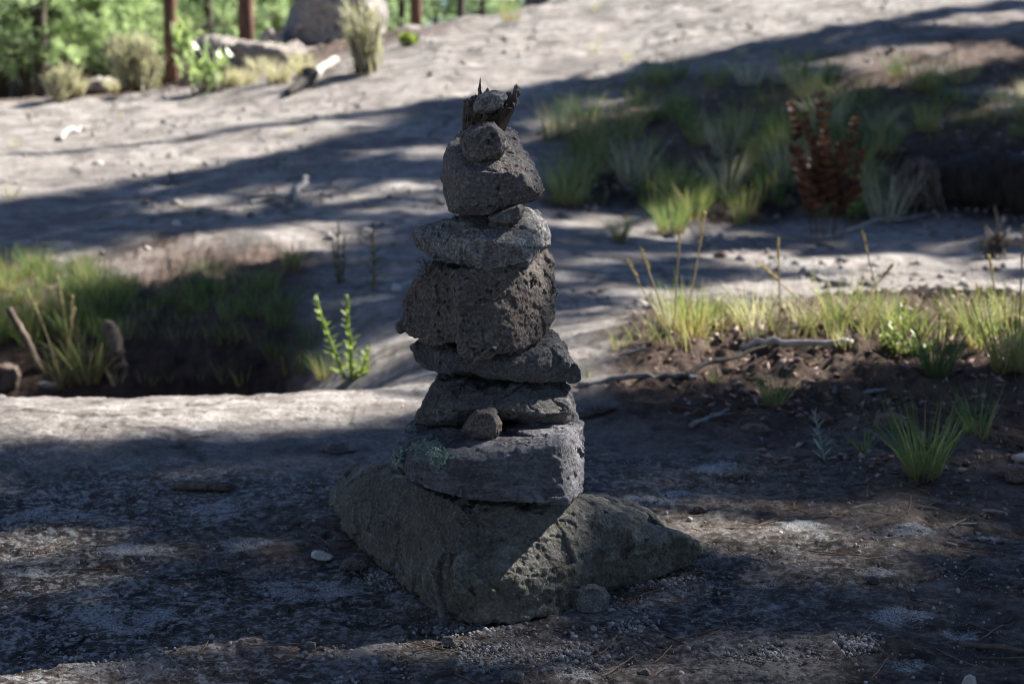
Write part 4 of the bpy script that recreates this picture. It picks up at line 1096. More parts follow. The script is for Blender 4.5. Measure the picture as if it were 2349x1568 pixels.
mound = [('first lit tuft on the sunlit mound, right behind the cairn', 1540, 765, 110, 70, 45, 'yellowgrass'), ('lit tall-bladed tuft beside the first one on the mound', 1590, 762, 130, 80, 50, 'yellowgrass'),
         ('low yellow tuft on the mound near its left end', 1660, 755, 70, 60, 22, 'yellowgrass'), ('yellow tuft on the mound under the straight stalk', 1700, 752, 80, 60, 28, 'yellowgrass'),
         ('green tuft on the mound left of the arched stem', 1775, 755, 90, 60, 30, 'yellowgrass'), ('green tuft in front of the arched stem', 1860, 760, 100, 80, 40, 'yellowgrass'),
         ('small grass tuft between the arched stem and the white wood', 1920, 758, 100, 70, 34, 'grass'), ('fresh green tuft behind the leafy plant', 1985, 752, 110, 70, 36, 'yellowgrass'),
         ('bright tuft at the far end of the sunlit mound', 2240, 800, 140, 80, 60, 'yellowgrass'), ('tall lit tuft near the right edge', 2300, 850, 180, 90, 70, 'yellowgrass'), ('lit tuft cut by the right edge', 2345, 850, 150, 80, 60, 'yellowgrass'),
         ('small lit sprout in front of the litter beside the cairn', 1420, 800, 60, 60, 24, 'yellowgrass'), ('thin lit sprout in the litter', 1500, 790, 60, 40, 16, 'yellowgrass'),
         ('dense dark green broom-like tuft at the edge of the shade', 2145, 870, 190, 110, 150, 'darkgrass'), ('fan-shaped tuft in the shade below the pale branch', 1778, 930, 110, 90, 60, 'grass'),
         ('big loose shaded tuft at the right, tallest in the soil', 2120, 1095, 230, 170, 120, 'grass'), ('small fresh tuft in the soil between the sprig and the big tuft', 1980, 1035, 80, 60, 26, 'grass'),
         ('shaded tuft at the right, behind the big loose one', 2240, 1000, 160, 110, 50, 'grass'), ('little tuft at the soil edge right of the grey branch', 1640, 880, 50, 40, 16, 'grass'), ('sparse sprout beside the cairn', 1350, 870, 60, 40, 9, 'grass')]
for (lab, a, b, hh, ww, n, mt) in mound: tuft(lab, a, b, hh * (1.3 if b < 860 else 1), ww, n, mt)

# shaded bank behind, right of the cairn
tuft('pale green round tuft at the foot of the dark bank', 1422, 560, 86, 62, 150, 'yellowgrass')
tuft('larger arching tuft at the foot of the dark bank, right of the pale one', 1540, 535, 110, 130, 200, 'grass')
tuft('feathery light green clump halfway up the dark bank', 1735, 385, 85, 100, 140, 'yellowgrass')
tuft('pale dry tussock leaning right above the red plant', 2010, 300, 80, 110, 110, 'palegrass', lean=.7, az=.2)
tuft('bright small tuft on the upper right slope', 1985, 205, 50, 50, 60, 'yellowgrass')
tuft('tall green spire of grass high on the bank', 1582, 330, 140, 30, 50, 'grass')
weed('rust-red seeding dock plant on the dark bank at the right', (1890, 545), [(1815, 238, 1862), (1848, 262, 1880), (1880, 218, 1888), (1902, 238, 1892), (1958, 275, 1915), (1925, 335, 1904), (1862, 318, 1874), (1975, 350, 1920), (1832, 345, 1866), (1895, 300, 1886), (1845, 420, 1870), (1945, 430, 1910)], 40, 7, 'dock', 'stem2', 100, 3, name='dock_plant', yj=.10, leafw=.8, t0=.38, whorl=13)
weed('low green leafy plant at the foot of the red dock plant', (1935, 500), [(1960, 430, 1940), (1930, 440, 1930), (1985, 460, 1945)], 50, 8, 'weed', 'weed', 7, 6, leafw=.4)
R2 = np.random.default_rng(12)
protos = []
for k in range(5):
    mb = MB(); tuft_mesh(mb, np.zeros(3), .26, .07, 70, .0045)
    protos.append(mb)
pm = [make_mesh('grass_tuft', np.concatenate(b.v), np.concatenate(b.q), np.zeros((0, 3), np.int64), True, {'t': np.concatenate(b.a)}) for b in protos]
def scatter(n, fpx, fpy, smin, smax, mats, label, group):
    for k in range(n):
        for _try in range(30):
            px, py = fpx(), fpy()
            p = gpt(px, py)
            if soil_mask(p[:1], p[1:2])[0] > .35 and p[1] < 14 and not (px > 2040 and 320 < py < 560): break
        me = pm[k % 5]; mt = mats[k % len(mats)]
        key = (k % 5, mt)
        if key not in _mv:
            m2 = me.copy(); m2.materials.clear(); m2.materials.append(M[mt]); _mv[key] = m2
        o = bpy.data.objects.new('grass_tuft', _mv[key]); col.objects.link(o)
        o.location = p; o.rotation_euler = (0, 0, R2.uniform(0, 6.3)); s = R2.uniform(smin, smax); o.scale = (s, s, s * R2.uniform(.8, 1.25))
        tag(o, label, 'grass tuft', group)
_mv = {}
scatter(125, lambda: R2.uniform(1230, 2400), lambda: 180 + 360 * R2.random(), .3, 1.05, ['darkgrass', 'yellowgrass', 'grass', 'palegrass', 'grass', 'darkgrass', 'yellowgrass'], 'shaded green grass tuft on the dark bank right of the cairn', 'grass tufts on the right bank')
scatter(70, lambda: R2.uniform(-60, 290), lambda: R2.uniform(625, 800), .2, .55, ['grass', 'darkgrass', 'grass', 'yellowgrass'], 'green grass tuft on the left bank above the gully', 'grass tufts on the left bank')
scatter(22, lambda: R2.uniform(280, 620), lambda: R2.uniform(650, 745), .15, .42, ['darkgrass', 'grass'], 'dark short grass tuft on the shaded bank above the gully', 'short grass tufts above the gully')
scatter(8, lambda: R2.uniform(620, 960), lambda: R2.uniform(580, 860), .25, .6, ['darkgrass'], 'dark sparse grass tuft where the slab meets the gully', 'grass tufts by the slab foot')
scatter(14, lambda: R2.uniform(1500, 2400), lambda: R2.uniform(735, 775), .25, .6, ['yellowgrass', 'palegrass'], 'short lit grass tuft on the sunny mound right of the cairn', 'short tufts on the sunny mound')

def grass_cover():
    for fpx, fpy, n, h0, h1, mat, lab in ((lambda: R2.uniform(1200, 2420), lambda: R2.uniform(180, 550), 260, .05, .17, 'grass', 'low mixed grass covering the bank right of the cairn'),
                                    (lambda: R2.uniform(-60, 620), lambda: R2.uniform(620, 790), 110, .03, .10, 'grass', 'low ragged grass covering the left bank above the gully'),
                                    (lambda: R2.uniform(1480, 2420), lambda: R2.uniform(720, 800), 45, .03, .09, 'yellowgrass', 'thin sunlit grass between the tufts of the mound')):
        mb = MB()
        for k in range(n):
            px, py = fpx(), fpy()
            if px > 2040 and 320 < py < 560: continue
            p = gpt(px, py)
            if soil_mask(p[:1], p[1:2])[0] < .3 or p[1] > 14: continue
            tuft_mesh(mb, p, R2.uniform(h0, h1), .06, int(R2.uniform(6, 26)), .0035)
        o = mb.build('grass', M[mat]); o['kind'] = 'stuff'; tag(o, lab, 'grass')
grass_cover()
def mini(label, px, py, hpx, wpx, mat, n=40): tuft(label, px, py, hpx, wpx, n, mat)
mini('thin yellow grass wisp on the sunny slope, upper centre right', 1360, 125, 60, 60, 'palegrass'); mini('pale grass wisp on the sunny slope right of centre', 1440, 140, 40, 50, 'palegrass')
mini('short yellow tuft on the sunny slope beside the cairn top', 668, 310, 26, 30, 'palegrass'); mini('dry tuft at the left edge of the slope', 40, 340, 36, 60, 'palegrass')
mini('dry yellow tuft on the slope above the bleached stick', 275, 275, 30, 20, 'palegrass', 20); mini('yellow tuft at the ridge top beside the brown rocks', 1370, 28, 46, 40, 'yellowgrass')
mini('tall yellow grass on the ridge left of the brown rocks', 1170, 48, 75, 90, 'yellowgrass', 90); mini('little tuft on the slope at the right of the ridge', 1700, 130, 40, 40, 'palegrass')
mini('dry yellow tuft at the left edge just above the dark shadow', 30, 450, 40, 60, 'palegrass')

# litter -------------------------------------------------------------
def litter():
    mb = MB()
    def drop(n, fx, fy, L0, L1, w):
        for k in range(n):
            x, y = fx(), fy(); L = R.uniform(L0, L1); az = R.uniform(0, math.pi * 2); c = R.uniform(-.25, .25)
            t = np.linspace(0, 1, 5); xs = x + np.cos(az + c * t) * L * t; ys = y + np.sin(az + c * t) * L * t
            zs = T(xs, ys); z = np.maximum(np.linspace(zs[0], zs[-1], 5), zs) + .0016
            pts = np.stack([xs, ys, z], 1); tube(mb, pts, [w] * 5, 4)
    drop(420, lambda: R.uniform(.35, 1.25), lambda: R.uniform(2.3, 3.5), .04, .12, .0009)
    drop(240, lambda: R.uniform(-.9, .95), lambda: R.uniform(1.45, 2.6), .03, .09, .0008)
    o = mb.build('needle_litter', M['drylitter']); o['kind'] = 'stuff'
    tag(o, 'dry brown pine needles strewn over the soil and rock', 'pine needles')
    mb = MB()
    def chips(n, fx, fy, s0, s1):
        for k in range(n):
            x, y = fx(), fy(); s = R.uniform(s0, s1); z = T(x, y)[0] + s * .25
            a, b = R.normal(size=3), R.normal(size=3); a[2] *= .5; b[2] *= .5
            a /= np.linalg.norm(a); b -= a * (a @ b); b /= np.linalg.norm(b); nn = np.cross(a, b)
            c = np.array([x, y, z])
            v = [c + a * s, c + b * s * .5 + nn * s * .1, c - a * s * .9, c - b * s * .45, c + nn * s * .22]
            mb.add(v, tris=[(0, 1, 4), (1, 2, 4), (2, 3, 4), (3, 0, 4), (1, 0, 3), (1, 3, 2)])
    chips(1000, lambda: R.uniform(.30, 1.35), lambda: R.uniform(3.0, 4.2), .004, .020)
    chips(500, lambda: R.uniform(.45, 1.2), lambda: R.uniform(2.5, 3.2), .004, .016)
    chips(260, lambda: R.uniform(-.9, .9), lambda: R.uniform(1.5, 3.2), .002, .007)
    chips(500, lambda: R.uniform(.3, 3.0), lambda: R.uniform(6.9, 9.0), .01, .03)
    o = mb.build('bark_litter', M['chips'], smooth=False); o['kind'] = 'stuff'
    tag(o, 'pinkish brown bark chips and dead leaves covering the soil', 'litter')
litter()
def fascicle(a, b, c=None, i=0):
    mb = MB()
    p0 = gpt(*a)
    for e in (b, c):
        if e is None: continue
        p1 = gpt(*e); pts = bent(p0, p1, 8, .0, .04, i + e[0]); pts[:, 2] = np.maximum(pts[:, 2], T(pts[:, 0], pts[:, 1]) + .001) + .0012
        tube(mb, pts, [.0009] * 8, 5)
    tag(mb.build('pine_needles', M['drylitter'], origin=p0), 'long dry pine needle lying on the bare ground around the boulder', 'pine needles', 'single fallen pine needles')
for i, e in enumerate([((1750, 1395), (1690, 1425), (1758, 1440)), ((1690, 1440), (1610, 1470), (1590, 1462)), ((1540, 1485), (1500, 1530)), ((1600, 1255), (1660, 1228)), ((1720, 1290), (1660, 1245)), ((1855, 1240), (1930, 1226)),
                       ((1900, 1385), (1930, 1330), (1915, 1335)), ((1740, 1345), (1770, 1388)), ((1960, 1490), (2000, 1440)), ((1840, 1470), (1900, 1455)), ((2050, 1390), (2150, 1400)), ((580, 1490), (800, 1478)), ((950, 1500), (1060, 1485)),
                       ((1220, 1340), (1210, 1372)), ((2000, 1560), (2040, 1510)), ((1460, 1510), (1380, 1560)), ((1930, 1180), (1990, 1160)), ((2010, 1140), (2090, 1125)), ((420, 1530), (600, 1515)), ((2250, 1470), (2300, 1440))]): fascicle(*e, i=i)

# ------------------------------------------------------------------ boulders and bushes at the ridge
def boulder(label, poly, Y, depth, seed, mat, name='boulder', res=60, amp=1.0):
    pts = [at(*a) for a in outline(poly, Y, Y + depth * .35, Y + depth, .7, .75)]
    p = np.array(pts); w = p[:, 0].max() - p[:, 0].min()
    v, q = rough_stone([pts], w / res, seed, w, amp, .3, 3)
    c = v.mean(0); c[2] = v[:, 2].min()
    return tag(link_mesh(name, v, q, np.zeros((0, 3), np.int64), M[mat], origin=c), label, 'boulder')
boulder('huge pinkish grey boulder at the edge of the forest', [(636, 100), (660, 40), (690, -25), (740, -70), (860, -50), (892, 20), (884, 80), (850, 118), (700, 122), (645, 116)], 15.2, 2.2, 501, 'boulder')
boulder('pointed tan rock beside the red trunk', [(590, 118), (600, 80), (618, 62), (640, 80), (658, 92), (655, 122)], 15.0, .6, 502, 'boulder')
boulder('small tan rock right of the pointed one', [(645, 122), (660, 98), (680, 92), (698, 105), (700, 122)], 14.8, .5, 503, 'boulder')
boulder('long pale smooth boulder left of the red trunk', [(440, 150), (452, 100), (485, 82), (530, 95), (580, 118), (700, 122), (760, 125), (760, 170), (450, 180)], 13.6, 1.6, 504, 'paleboulder')
boulder('low pinkish rock on the ridge right of the huge boulder', [(895, 90), (905, 68), (940, 56), (985, 66), (1000, 85), (985, 105), (905, 105)], 13.8, .7, 505, 'boulder')
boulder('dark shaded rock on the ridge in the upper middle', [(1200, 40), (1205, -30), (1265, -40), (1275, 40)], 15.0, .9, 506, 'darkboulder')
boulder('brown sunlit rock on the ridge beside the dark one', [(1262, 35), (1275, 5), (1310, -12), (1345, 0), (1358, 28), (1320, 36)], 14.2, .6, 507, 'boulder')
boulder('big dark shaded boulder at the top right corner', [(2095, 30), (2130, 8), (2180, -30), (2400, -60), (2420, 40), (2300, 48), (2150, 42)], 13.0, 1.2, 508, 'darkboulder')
boulder('low pale mound of rock behind the bush at the far left', [(185, 215), (200, 185), (225, 176), (255, 182), (270, 215)], 13.6, .8, 509, 'paleboulder')
boulder('small dark rock on the bright ridge, left of two', [(1415, 16), (1425, 6), (1450, 8), (1455, 18)], 13.2, .2, 510, 'darkboulder')
boulder('small dark rock on the bright ridge, right of two', [(1480, 14), (1490, 4), (1510, 6), (1512, 16)], 13.2, .2, 511, 'darkboulder')
# fallen log with a dark hollow under the right bank
p0, p1 = gpt(2095, 500), gpt(2420, 530)
mb = MB(); pts = bent(at(2105, 430, 7.35), at(2480, 435, 7.2), 16, .02, .03, 5); tube(mb, pts, np.linspace(.10, .17, 16), 18, .5, 5)
tag(mb.build('fallen_log', M['darkwood'], origin=pts[0]), 'thick dark fallen log under the bank at the right edge', 'log')
mb = MB()
for k in range(60):
    s = at(R.uniform(2075, 2150), R.uniform(360, 420), R.uniform(7.2, 7.4)); tube(mb, bent(s, s + np.array([R.uniform(-.12, .08), R.uniform(-.15, .0), R.uniform(-.30, -.1)]), 7, 0, .2, k), np.linspace(.007, .003, 7), 5)
tag(mb.build('root_tangle', M['brownwood'], origin=at(2110, 390, 7.3)), 'hanging tangle of roots at the left end of the dark log', 'roots')

def bush(label, px, py, hpx, wpx, mat, n, name='shrub', leaf=.02, wisp=True, cat='shrub', p=None, stems=9, lift=.03):
    p = gpt(px, py) if p is None else p
    m = mpp(p); h, w = hpx * m, wpx * m
    root = thing(name, label, cat, tuple(p)); st = MB(); lf = MB()
    tips = []
    for k in range(stems):
        a = R.uniform(0, 6.3); rr_ = w * .5 * R.random() ** .6
        q = p + [math.cos(a) * rr_, math.sin(a) * rr_, h * R.uniform(.45, 1.0)]
        pts = bent(p + [math.cos(a) * rr_ * .55, math.sin(a) * rr_ * .55, 0], q, 8, 0, .08, k); tube(st, pts, np.linspace(.012, .004, 8), 5); tips.append(pts)
    st.build('stem', M['greybark'], root)
    B, hh, az = [], [], []
    for k in range(n):
        pts = tips[k % stems]; t = R.uniform(lift, 1) ** .7 * 6.99; i = int(t); c = pts[i] + (pts[i + 1] - pts[i]) * (t - i)
        B.append(c + R.normal(size=3) * [w * .09, w * .09, h * .05])
    B = np.array(B); n_ = len(B)
    blades(lf, B, R.uniform(.6, 1.4, n_) * leaf * (3 if wisp else 1.4), R.uniform(0, 6.3, n_), R.uniform(.1, .9, n_), R.uniform(-.2, .4, n_), np.full(n_, leaf * (.5 if wisp else 1.0)), 3)
    lf.build('leaves', M[mat], root)
    return root
bush('tall wispy olive shrub in front of the huge boulder', 838, 165, 160, 105, 'shrub', 520, leaf=.03, p=gpt(838, 168), stems=18)
bush('rounded tan-green bush at the left under the pines', 308, 212, 120, 105, 'shrub', 1500, leaf=.032, stems=14)
bush('leafy sapling with glossy leaves flashing in the sun, left', 478, 215, 105, 130, 'glossy', 100, 'sapling', .05, False, stems=10)
bush('upright glossy sapling stem above the leafy one', 428, 200, 150, 66, 'glossy', 80, 'sapling', .05, False, stems=5, lift=.5)
bush('low green bush beside the ridge rock', 942, 106, 26, 60, 'weed', 200, leaf=.03, wisp=False)
bush('grey-green low bush at the far left edge of the slope', 145, 232, 70, 90, 'shrub', 900, leaf=.035)
for i, (a, b, hh, ww) in enumerate([(560, 195, 55, 120), (640, 190, 60, 110), (700, 175, 50, 90), (520, 205, 50, 70), (600, 165, 45, 120), (840, 165, 35, 90), (260, 215, 45, 40), (180, 228, 60, 40), (690, 150, 40, 100)]):
    tuft('pale yellow dry grass clump on the ridge before the boulders', a, b, hh, ww, 150, 'palegrass', group='dry grass clumps on the ridge', wid=.009)

# ------------------------------------------------------------------ forest
def needle_tufts(mb, C, D, r, n=10, w=.05):
    """bunches of needles: thin faces radiating from each twig end"""
    N = len(C)
    d = R.normal(size=(N, n, 3)) * .75 + D[:, None, :]
    d /= np.linalg.norm(d, axis=2)[:, :, None]
    L = r * R.uniform(.6, 1.15, (N, n, 1))
    s = np.cross(d, R.normal(size=(N, n, 3))); s /= np.linalg.norm(s, axis=2)[:, :, None]
    c = C[:, None, :]
    ww = w * r * 2
    V = np.stack([c + s * ww * .3 + d * L * .1, c + d * L * .55 + s * ww, c + d * L, c + d * L * .55 - s * ww, c - s * ww * .3 + d * L * .1], 2)   # N,n,5,3
    i = np.arange(N * n * 5).reshape(-1, 5)
    mb.add(V.reshape(-1, 3), quads=np.stack([i[:, 0], i[:, 1], i[:, 3], i[:, 4]], -1), tris=np.stack([i[:, 1], i[:, 2], i[:, 3]], -1))

def young_pine(h, mat, label, loc, seed, dens=1.0, bare=.04, group=None):
    r = np.random.default_rng(seed)
    root = thing('pine_tree', label, 'tree', tuple(loc), group); loc = np.array(loc)
    tr = MB(); pts = bent(loc - [0, 0, .1], loc + [0, 0, h], 12, 0, .02, seed); tube(tr, pts, np.linspace(.022 * h, .004 * h, 12), 9, .2, seed)
    C, D = [], []
    nl = int(80 * dens)
    for k in range(nl):
        z = bare + (1 - bare) * (k + r.random()) / nl; L = h * .34 * (1 - z) ** .75 * r.uniform(.6, 1.1) + .12
        az = r.uniform(0, 6.3); d = np.array([math.cos(az), math.sin(az), r.uniform(-.15, .35)])
        b = loc + [0, 0, z * h]; tip = b + d * L + [0, 0, -.05 * L]
        lp = bent(b, tip, 6, -.03, .06, k + seed); tube(tr, lp, np.linspace(.012 + .004 * h * (1 - z), .004, 6), 4)
        m = max(3, int(L / .11))
        for j in range(m):
            t = .25 + .75 * (j + r.random()) / m; c = b + (tip - b) * t + r.normal(size=3) * .07 * (L + .3)
            C.append(c); D.append(d * .7 + [0, 0, .5] + r.normal(size=3) * .3)
    cr = MB(); needle_tufts(cr, np.array(C), np.array(D), .22, 30, .020)
    tr.build('trunk', M['greybark'], root); cr.build('crown', M[mat], root)
    return root

def fpos(px, Y): 
    x = (px - 1174.5) * K * Y * 1.0; return np.array([x, Y, T(x, Y)[0]])
P1 = young_pine(6.5, 'needle2', 'light green young pine at the far left with boughs to the ground', fpos(60, 21), 1, .8, .10)
P2 = young_pine(5.5, 'needle', 'bushy dark young pine behind the tan bush at the left', fpos(300, 24), 2, .8, .12)
P3 = young_pine(7.5, 'needle', 'taller young pine between the leafy sapling and the red trunk', fpos(480, 26), 3, .75, .16)
FOREST = [(-120, 23, 1.1), (150, 25, 1.2), (220, 30, 1.3), (390, 28, 1.0), (560, 30, 1.1), (640, 26, 1.0), (700, 32, 1.3), (880, 30, 1.1), (960, 34, 1.2), (1040, 26, .9), (1110, 30, 1.1), (1180, 36, 1.3), (1250, 28, 1.0),
          (-20, 33, 1.4), (90, 38, 1.5), (330, 38, 1.4), (450, 42, 1.5), (580, 44, 1.5), (760, 42, 1.5), (1000, 45, 1.6), (1150, 48, 1.6), (-200, 36, 1.5), (1330, 40, 1.5), (1420, 34, 1.3), (-320, 28, 1.4),
          (10, 50, 1.9), (200, 52, 1.9), (390, 55, 2.0), (540, 58, 2.0), (690, 55, 1.9), (850, 56, 2.0), (1060, 60, 2.0), (1230, 62, 2.0), (1400, 55, 2.0), (-150, 55, 2.0), (1560, 50, 1.9), (800, 25, .7), (930, 22, .5), (500, 34, 1.3), (270, 21, .45), (1100, 21, .5), (-60, 19, .7), (110, 20, .75), (200, 22, .9), (250, 26, 1.1), (350, 22, .8), (440, 23, .9), (20, 24, 1.0), (160, 28, 1.1), (520, 22, .8), (620, 22, .8), (720, 24, 1.0), (1010, 23, .8), (1200, 24, .9)]
rf = np.random.default_rng(5)
for i, (px, Y, s) in enumerate(FOREST):
    if (28 < Y < 50 and i % 3 == 0) or (850 < px < 1280 and Y < 29) or (370 < px < 640 and Y < 24): continue
    if px > 450 and Y < 46: s *= .55
    o = copy_tree((P1, P2, P3)[i % 3], tuple(fpos(px, Y)), rf.uniform(0, 6.3), s * rf.uniform(.9, 1.1), 'green pine in the sunlit forest behind the ridge')
    o['group'] = 'pines of the forest behind the ridge'
def tall_pine(label, px, Y, wpx, mat, seed, lean=0.0, crown=True, h=15, z0=10.0, pos=None):
    p = fpos(px, Y) if pos is None else np.array(pos)
    r = np.random.default_rng(seed); m = mpp(p); r0 = wpx * .5 * m if pos is None else wpx
    root = thing('pine_tree', label, 'tree', tuple(p))
    tr = MB(); pts = bent(p - [0, 0, .2], p + [lean * h, 0, h], 24, 0, .012, seed); tube(tr, pts, np.linspace(r0 * 1.08, r0 * .25, 24), 16, .25, seed)
    C, D = [], []
    for k in range(34):
        z = r.uniform(z0, h); i = min(int(z / h * 23), 22); b = pts[i]; az = r.uniform(0, 6.3); L = (h - z) * .28 + .8
        d = np.array([math.cos(az), math.sin(az), .15]); tip = b + d * L; tube(tr, bent(b, tip, 6, 0, .05, k), np.linspace(.05, .015, 6), 5)
        for j in range(int(L / .2)): C.append(b + (tip - b) * r.uniform(.35, 1) + r.normal(size=3) * .2); D.append(d + r.normal(size=3) * .4)
    tr.build('trunk', M[mat], root)
    cr = MB(); needle_tufts(cr, np.array(C), np.array(D), .3, 12, .05); cr.build('crown', M['needle' if pos is None else 'needle3'], root)
    return root
tall_pine('tall pine with a dark red trunk above the leafy sapling', 404, 20, 30, 'redbark', 11)
tall_pine('tall pine with a sunlit red-brown trunk left of the huge boulder', 577, 17.5, 36, 'redbark', 12, .012)
tall_pine('tall pine with a thin grey-brown trunk between the two red trunks', 491, 24, 20, 'greybark', 13)
tall_pine('tall pine with a brown trunk behind the low ridge rock', 957, 22, 26, 'redbark', 14)
tall_pine('tall pine with a slim pale grey trunk right of the low ridge rock', 1057, 24, 17, 'greybark', 15)
tall_pine('tall pine with a short dark trunk visible at the far left', 55, 26, 22, 'redbark', 16)
tall_pine('tall pine with a shaded trunk at the left edge', 3, 28, 24, 'greybark', 17)
tall_pine('tall pine with a dark trunk behind the tan bush', 262, 31, 20, 'greybark', 18)
tall_pine('slim pine trunk in the upper middle beside the brown one', 925, 30, 15, 'greybark', 19)

# ------------------------------------------------------------------ pines right of the picture, unseen, crowns shaped to cast the wanted shade
LIT = [  # (polygon in photo pixels on the ground, how much of it is in sun, streaky?)
 ([(-600, 500), (0, 455), (250, 420), (450, 385), (700, 320), (1000, 238), (1180, 195), (1250, 172), (1400, 165), (1500, 140), (1600, 112), (1750, 82), (2000, 62), (2349, 45), (2800, 20), (2800, -700), (-600, -700)], 1.0, 0),
 ([(230, 560), (450, 505), (700, 490), (1000, 440), (1030, 560), (800, 605), (500, 625), (280, 645)], .55, 1),
 ([(-200, 600), (240, 630), (200, 730), (-200, 745)], .6, 1),
 ([(-400, 870), (600, 865), (1060, 840), (1060, 900), (720, 960), (400, 965), (-400, 1020)], .75, 1),
 ([(-200, 1180), (300, 1165), (450, 1190), (420, 1265), (-200, 1310)], .8, 1),
 ([(560, 455), (1000, 395), (1000, 440), (700, 490)], .5, 1),
 ([(1325, 810), (1480, 690), (1800, 680), (2349, 650), (2700, 650), (2700, 862), (2300, 862), (1950, 845), (1600, 845), (1450, 865), (1330, 905)], .95, 0),
 ([(1270, 600), (1700, 550), (2349, 540), (2500, 700), (1500, 690), (1280, 770)], .38, 1),
 ([(1760, 1180), (2000, 1160), (2130, 1200), (2020, 1256), (1780, 1240)], 1.0, 0),
 ([(1400, 1130), (1620, 1135), (1640, 1185), (1450, 1180)], .8, 1),
 ([(1850, 130), (2400, 90), (2400, 260), (2000, 250)], .4, 1),
 ([(1600, 350), (1800, 290), (1800, 390), (1700, 420)], .5, 1),
 ([(1400, 420), (1660, 420), (1640, 570), (1380, 570)], .55, 1),
 ([(1250, 230), (2400, 110), (2400, 330), (1900, 330), (1250, 430)], .26, 1),
 ([(0, 525), (500, 425), (1000, 300), (1000, 400), (560, 455), (250, 560)], .16, 1),
 ([(2080, 150), (2400, 180), (2400, 240), (2080, 250)], .5, 1),
]
def inpoly(px, py, poly):
    r = np.zeros(len(px), bool); n = len(poly)
    for i in range(n):
        x0, y0 = poly[i]; x1, y1 = poly[(i + 1) % n]
        if y0 == y1: continue
        c = ((y0 > py) != (y1 > py)) & (px < (x1 - x0) * (py - y0) / (y1 - y0) + x0)
        r ^= c
    return r
SHADE_TREES = [(10.0, 7.6), (8.2, 11.8), (13.5, 13.5), (7.2, 4.6), (12.0, 4.6), (12.5, 15.8)]
def shade_pines():
    R = np.random.default_rng(77)
    n = 31000
    y = np.concatenate([R.uniform(-.5, 3.6, 5000), R.uniform(3.6, 15.5, n - 5000)])
    half = .36 * np.maximum(y, 1.5) + .9
    x = R.uniform(-1, 1, n) * half
    # even out the density per square metre of ground
    keep = R.random(n) < np.clip(half / half.max(), .0, 1) * np.where(y < 3.6, 1.0, 1.0)
    keep |= (y < 3.6)
    x, y = x[keep], y[keep]; z = T0(x, y)
    px, py = project(np.stack([x, y, z], 1))
    px = np.where(y < 1.0, -9999, px)
    ca, sa = math.sin(SUN_AZ), math.cos(SUN_AZ)
    u = x * ca + y * sa; v = -x * sa + y * ca
    st = fbm(np.stack([u * .8, v * 2.6, 0 * u], 1), 2, seed=61) * 1.6
    sun_amt = np.zeros(len(x))
    rad = np.where(y < 2.7, .13, np.where(y < 3.6, .14, .19))
    for ox, oy in ((0, 0), (1, 0), (-1, 0), (0, 1), (0, -1)):
        qx, qy = x + ox * rad, y + oy * rad
        ppx, ppy = project(np.stack([qx, qy, T0(qx, qy)], 1))
        uu = qx * ca + qy * sa; vv = -qx * sa + qy * ca
        st = fbm(np.stack([uu * .8, vv * 2.6, 0 * uu], 1), 2, seed=61) * 1.6
        for poly, amt, streak in LIT:
            m = inpoly(ppx, ppy, poly) & (qy > 1.0)
            val = np.where(st < (amt - .5) * 1.1 - .12, 1.0, 0.0) if streak else np.full(len(x), amt)
            sun_amt = np.where(m, np.maximum(sun_amt, val), sun_amt)
    # the cairn stands in a shaft of sun: its own shadow falls to the left and forward
    rx, ry = x + .03, y - 2.01
    al = -(rx * ca + ry * sa); ac = rx * sa - ry * ca
    cone = (al > -.06) & (al < .82) & (ac > -.165) & (ac < np.where(R.random(len(x)) < .5, .25, .19))
    cone |= (np.hypot(x - .20, y - 2.05) < .13) & (R.random(len(x)) < .45)
    for cx, cy, ln, rr in ((-.365, 3.43, .28, .10), (-.98, 3.42, .3, .12), (-.62, 3.42, .15, .08)):
        rx, ry = x - cx, y - cy; al = -(rx * ca + ry * sa); ac = rx * sa - ry * ca
        cone |= (al > -rr) & (al < ln) & (np.abs(ac) < rr)
    sun_amt = np.where(cone, 1.0, sun_amt)
    # light leaking through everywhere in small flecks, more of it over the cairn itself
    leak = (fbm(np.stack([u * 2.2, v * 4.5, 0 * u + 5], 1), 2, seed=63) > .46) * .75
    sun_amt = np.maximum(sun_amt, leak)
    dens = np.clip(.75 + 1.3 * fbm(np.stack([u * .9, v * 1.8, 0 * u + 9], 1), 2, seed=66), .25, 1.0)
    for poly in ([(1330, 880), (2450, 860), (2450, 1130), (1330, 1120)], [(-300, 1320), (500, 1310), (1000, 1330), (1000, 1480), (1300, 1480), (1300, 1700), (-300, 1700)], [(560, 990), (1100, 960), (900, 1100), (400, 1110), (300, 1040)], [(1500, 1260), (2450, 1260), (2450, 1480), (1500, 1440)], [(-300, 480), (250, 440), (1000, 260), (1200, 210), (1600, 140), (1600, 200), (1200, 300), (500, 440), (-300, 550)], [(1800, 520), (2450, 300), (2450, 540)]):
        ip = inpoly(px, py, poly); dens = np.where(ip, 1.0, dens); sun_amt = np.where(ip & ~cone & (leak > 0), 0, sun_amt)
    ok = (R.random(len(x)) > sun_amt) & (R.random(len(x)) < dens)
    x, y, z = x[ok], y[ok], z[ok]; near = y < 3.6
    zt = R.uniform(6.0, 12.5, len(x)); t = (zt - z) / SUN[2]
    P = np.stack([x, y, z], 1) + SUN * t[:, None]  # foliage set along sun rays above the ground it should shade
    trees = np.array(SHADE_TREES)
    who = np.argmin(np.hypot(P[:, 0:1] - trees[None, :, 0], P[:, 1:2] - trees[None, :, 1]), 1)
    names = ['tall pine standing beyond the right edge, shading the cairn', 'tall pine beyond the right edge whose crown shades the slope', 'far tall pine beyond the right edge shading the bank', 'nearest tall pine beyond the right edge', 'second nearest tall pine beyond the right edge', 'tall pine beyond the right edge up the slope']
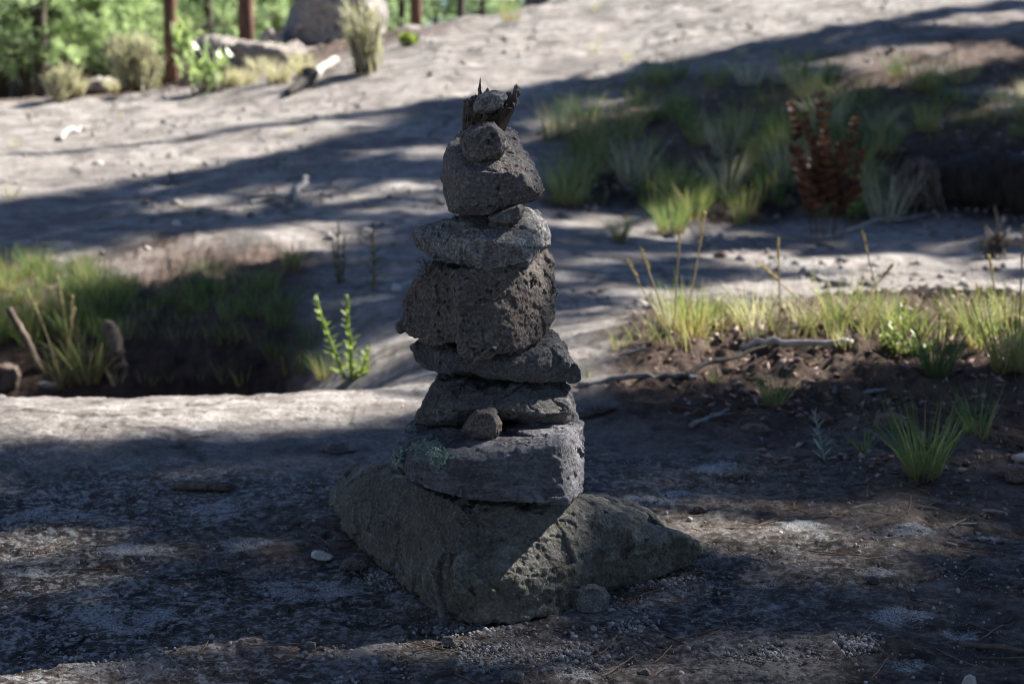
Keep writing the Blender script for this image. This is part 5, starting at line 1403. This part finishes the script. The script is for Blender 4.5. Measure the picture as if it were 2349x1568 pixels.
    for k, (tx, ty) in enumerate(SHADE_TREES):
        Q = P[who == k]
        if len(Q) < 20: continue
        g = np.array([tx, ty, T0(np.array([tx]), np.array([ty]))[0]])
        root = thing('pine_tree', names[k], 'tree', tuple(g), 'unseen pines beyond the right edge, crowns shaped for shade')
        tr = MB(); pts = bent(g - [0, 0, .2], g + [0, 0, 15], 20, 0, .01, k); tube(tr, pts, np.linspace(.24, .05, 20), 14, .25, k)
        # limbs reach out to clusters of the foliage
        cen = Q[R.choice(len(Q), min(46, len(Q)), replace=False)]
        for c in cen:
            b = g + [0, 0, min(max(c[2] - .35 * np.hypot(*(c - g)[:2]), 3.5), 14.5)]
            tube(tr, bent(b, c, 8, .02, .05, k), np.linspace(.045, .012, 8), 5)
        tr.build('trunk', M['redbark'], root)
        cr = MB(); D = R.normal(size=Q.shape) * .5 + [0, 0, .3]
        nq = near[who == k]; needle_tufts(cr, Q[nq], D[nq], .15, 9, .06); needle_tufts(cr, Q[~nq], D[~nq], .24, 9, .065); cr.build('crown', M['needle3'], root)
shade_pines()
# the rest of the wood, unseen pines added all round to block skylight
ring0 = tall_pine('tall pine added to block skylight, standing left of the slab beyond the left edge', 0, 0, .22, 'redbark', 40, z0=2.5, h=17, pos=(-7.5, 6.5, T0(np.array([-7.5]), np.array([6.5]))[0]))
ring0['group'] = 'pines added to block skylight round the clearing out of the picture'
for i, (a, b) in enumerate([(-6, 2.5), (-9, 10), (-10, 3.5), (-8, -1), (-5, -4), (-9.5, -5.5), (-2, -6), (1.5, -4.5), (4.5, -6), (5.5, -1.8), (8.5, -3.5), (9.5, 1.2), (13, 2.5), (-13, 7.5), (-14, 0), (-12, 14), (-1.5, -10), (4, -10.5), (9, -8.5), (13.5, -3), (-6, -9), (-3.8, -1.8), (17, 4.5), (-15, 18), (12, -12), (-12, -11)]):
    o = copy_tree(ring0, (a, b, T0(np.array([a]), np.array([b]))[0]), i * 1.7, .85 + .3 * ((i * 7) % 5) / 5, 'tall pine added to the surrounding wood to block skylight, outside the picture')
for o in bpy.data.objects:
    if '_o' in o: del o['_o']
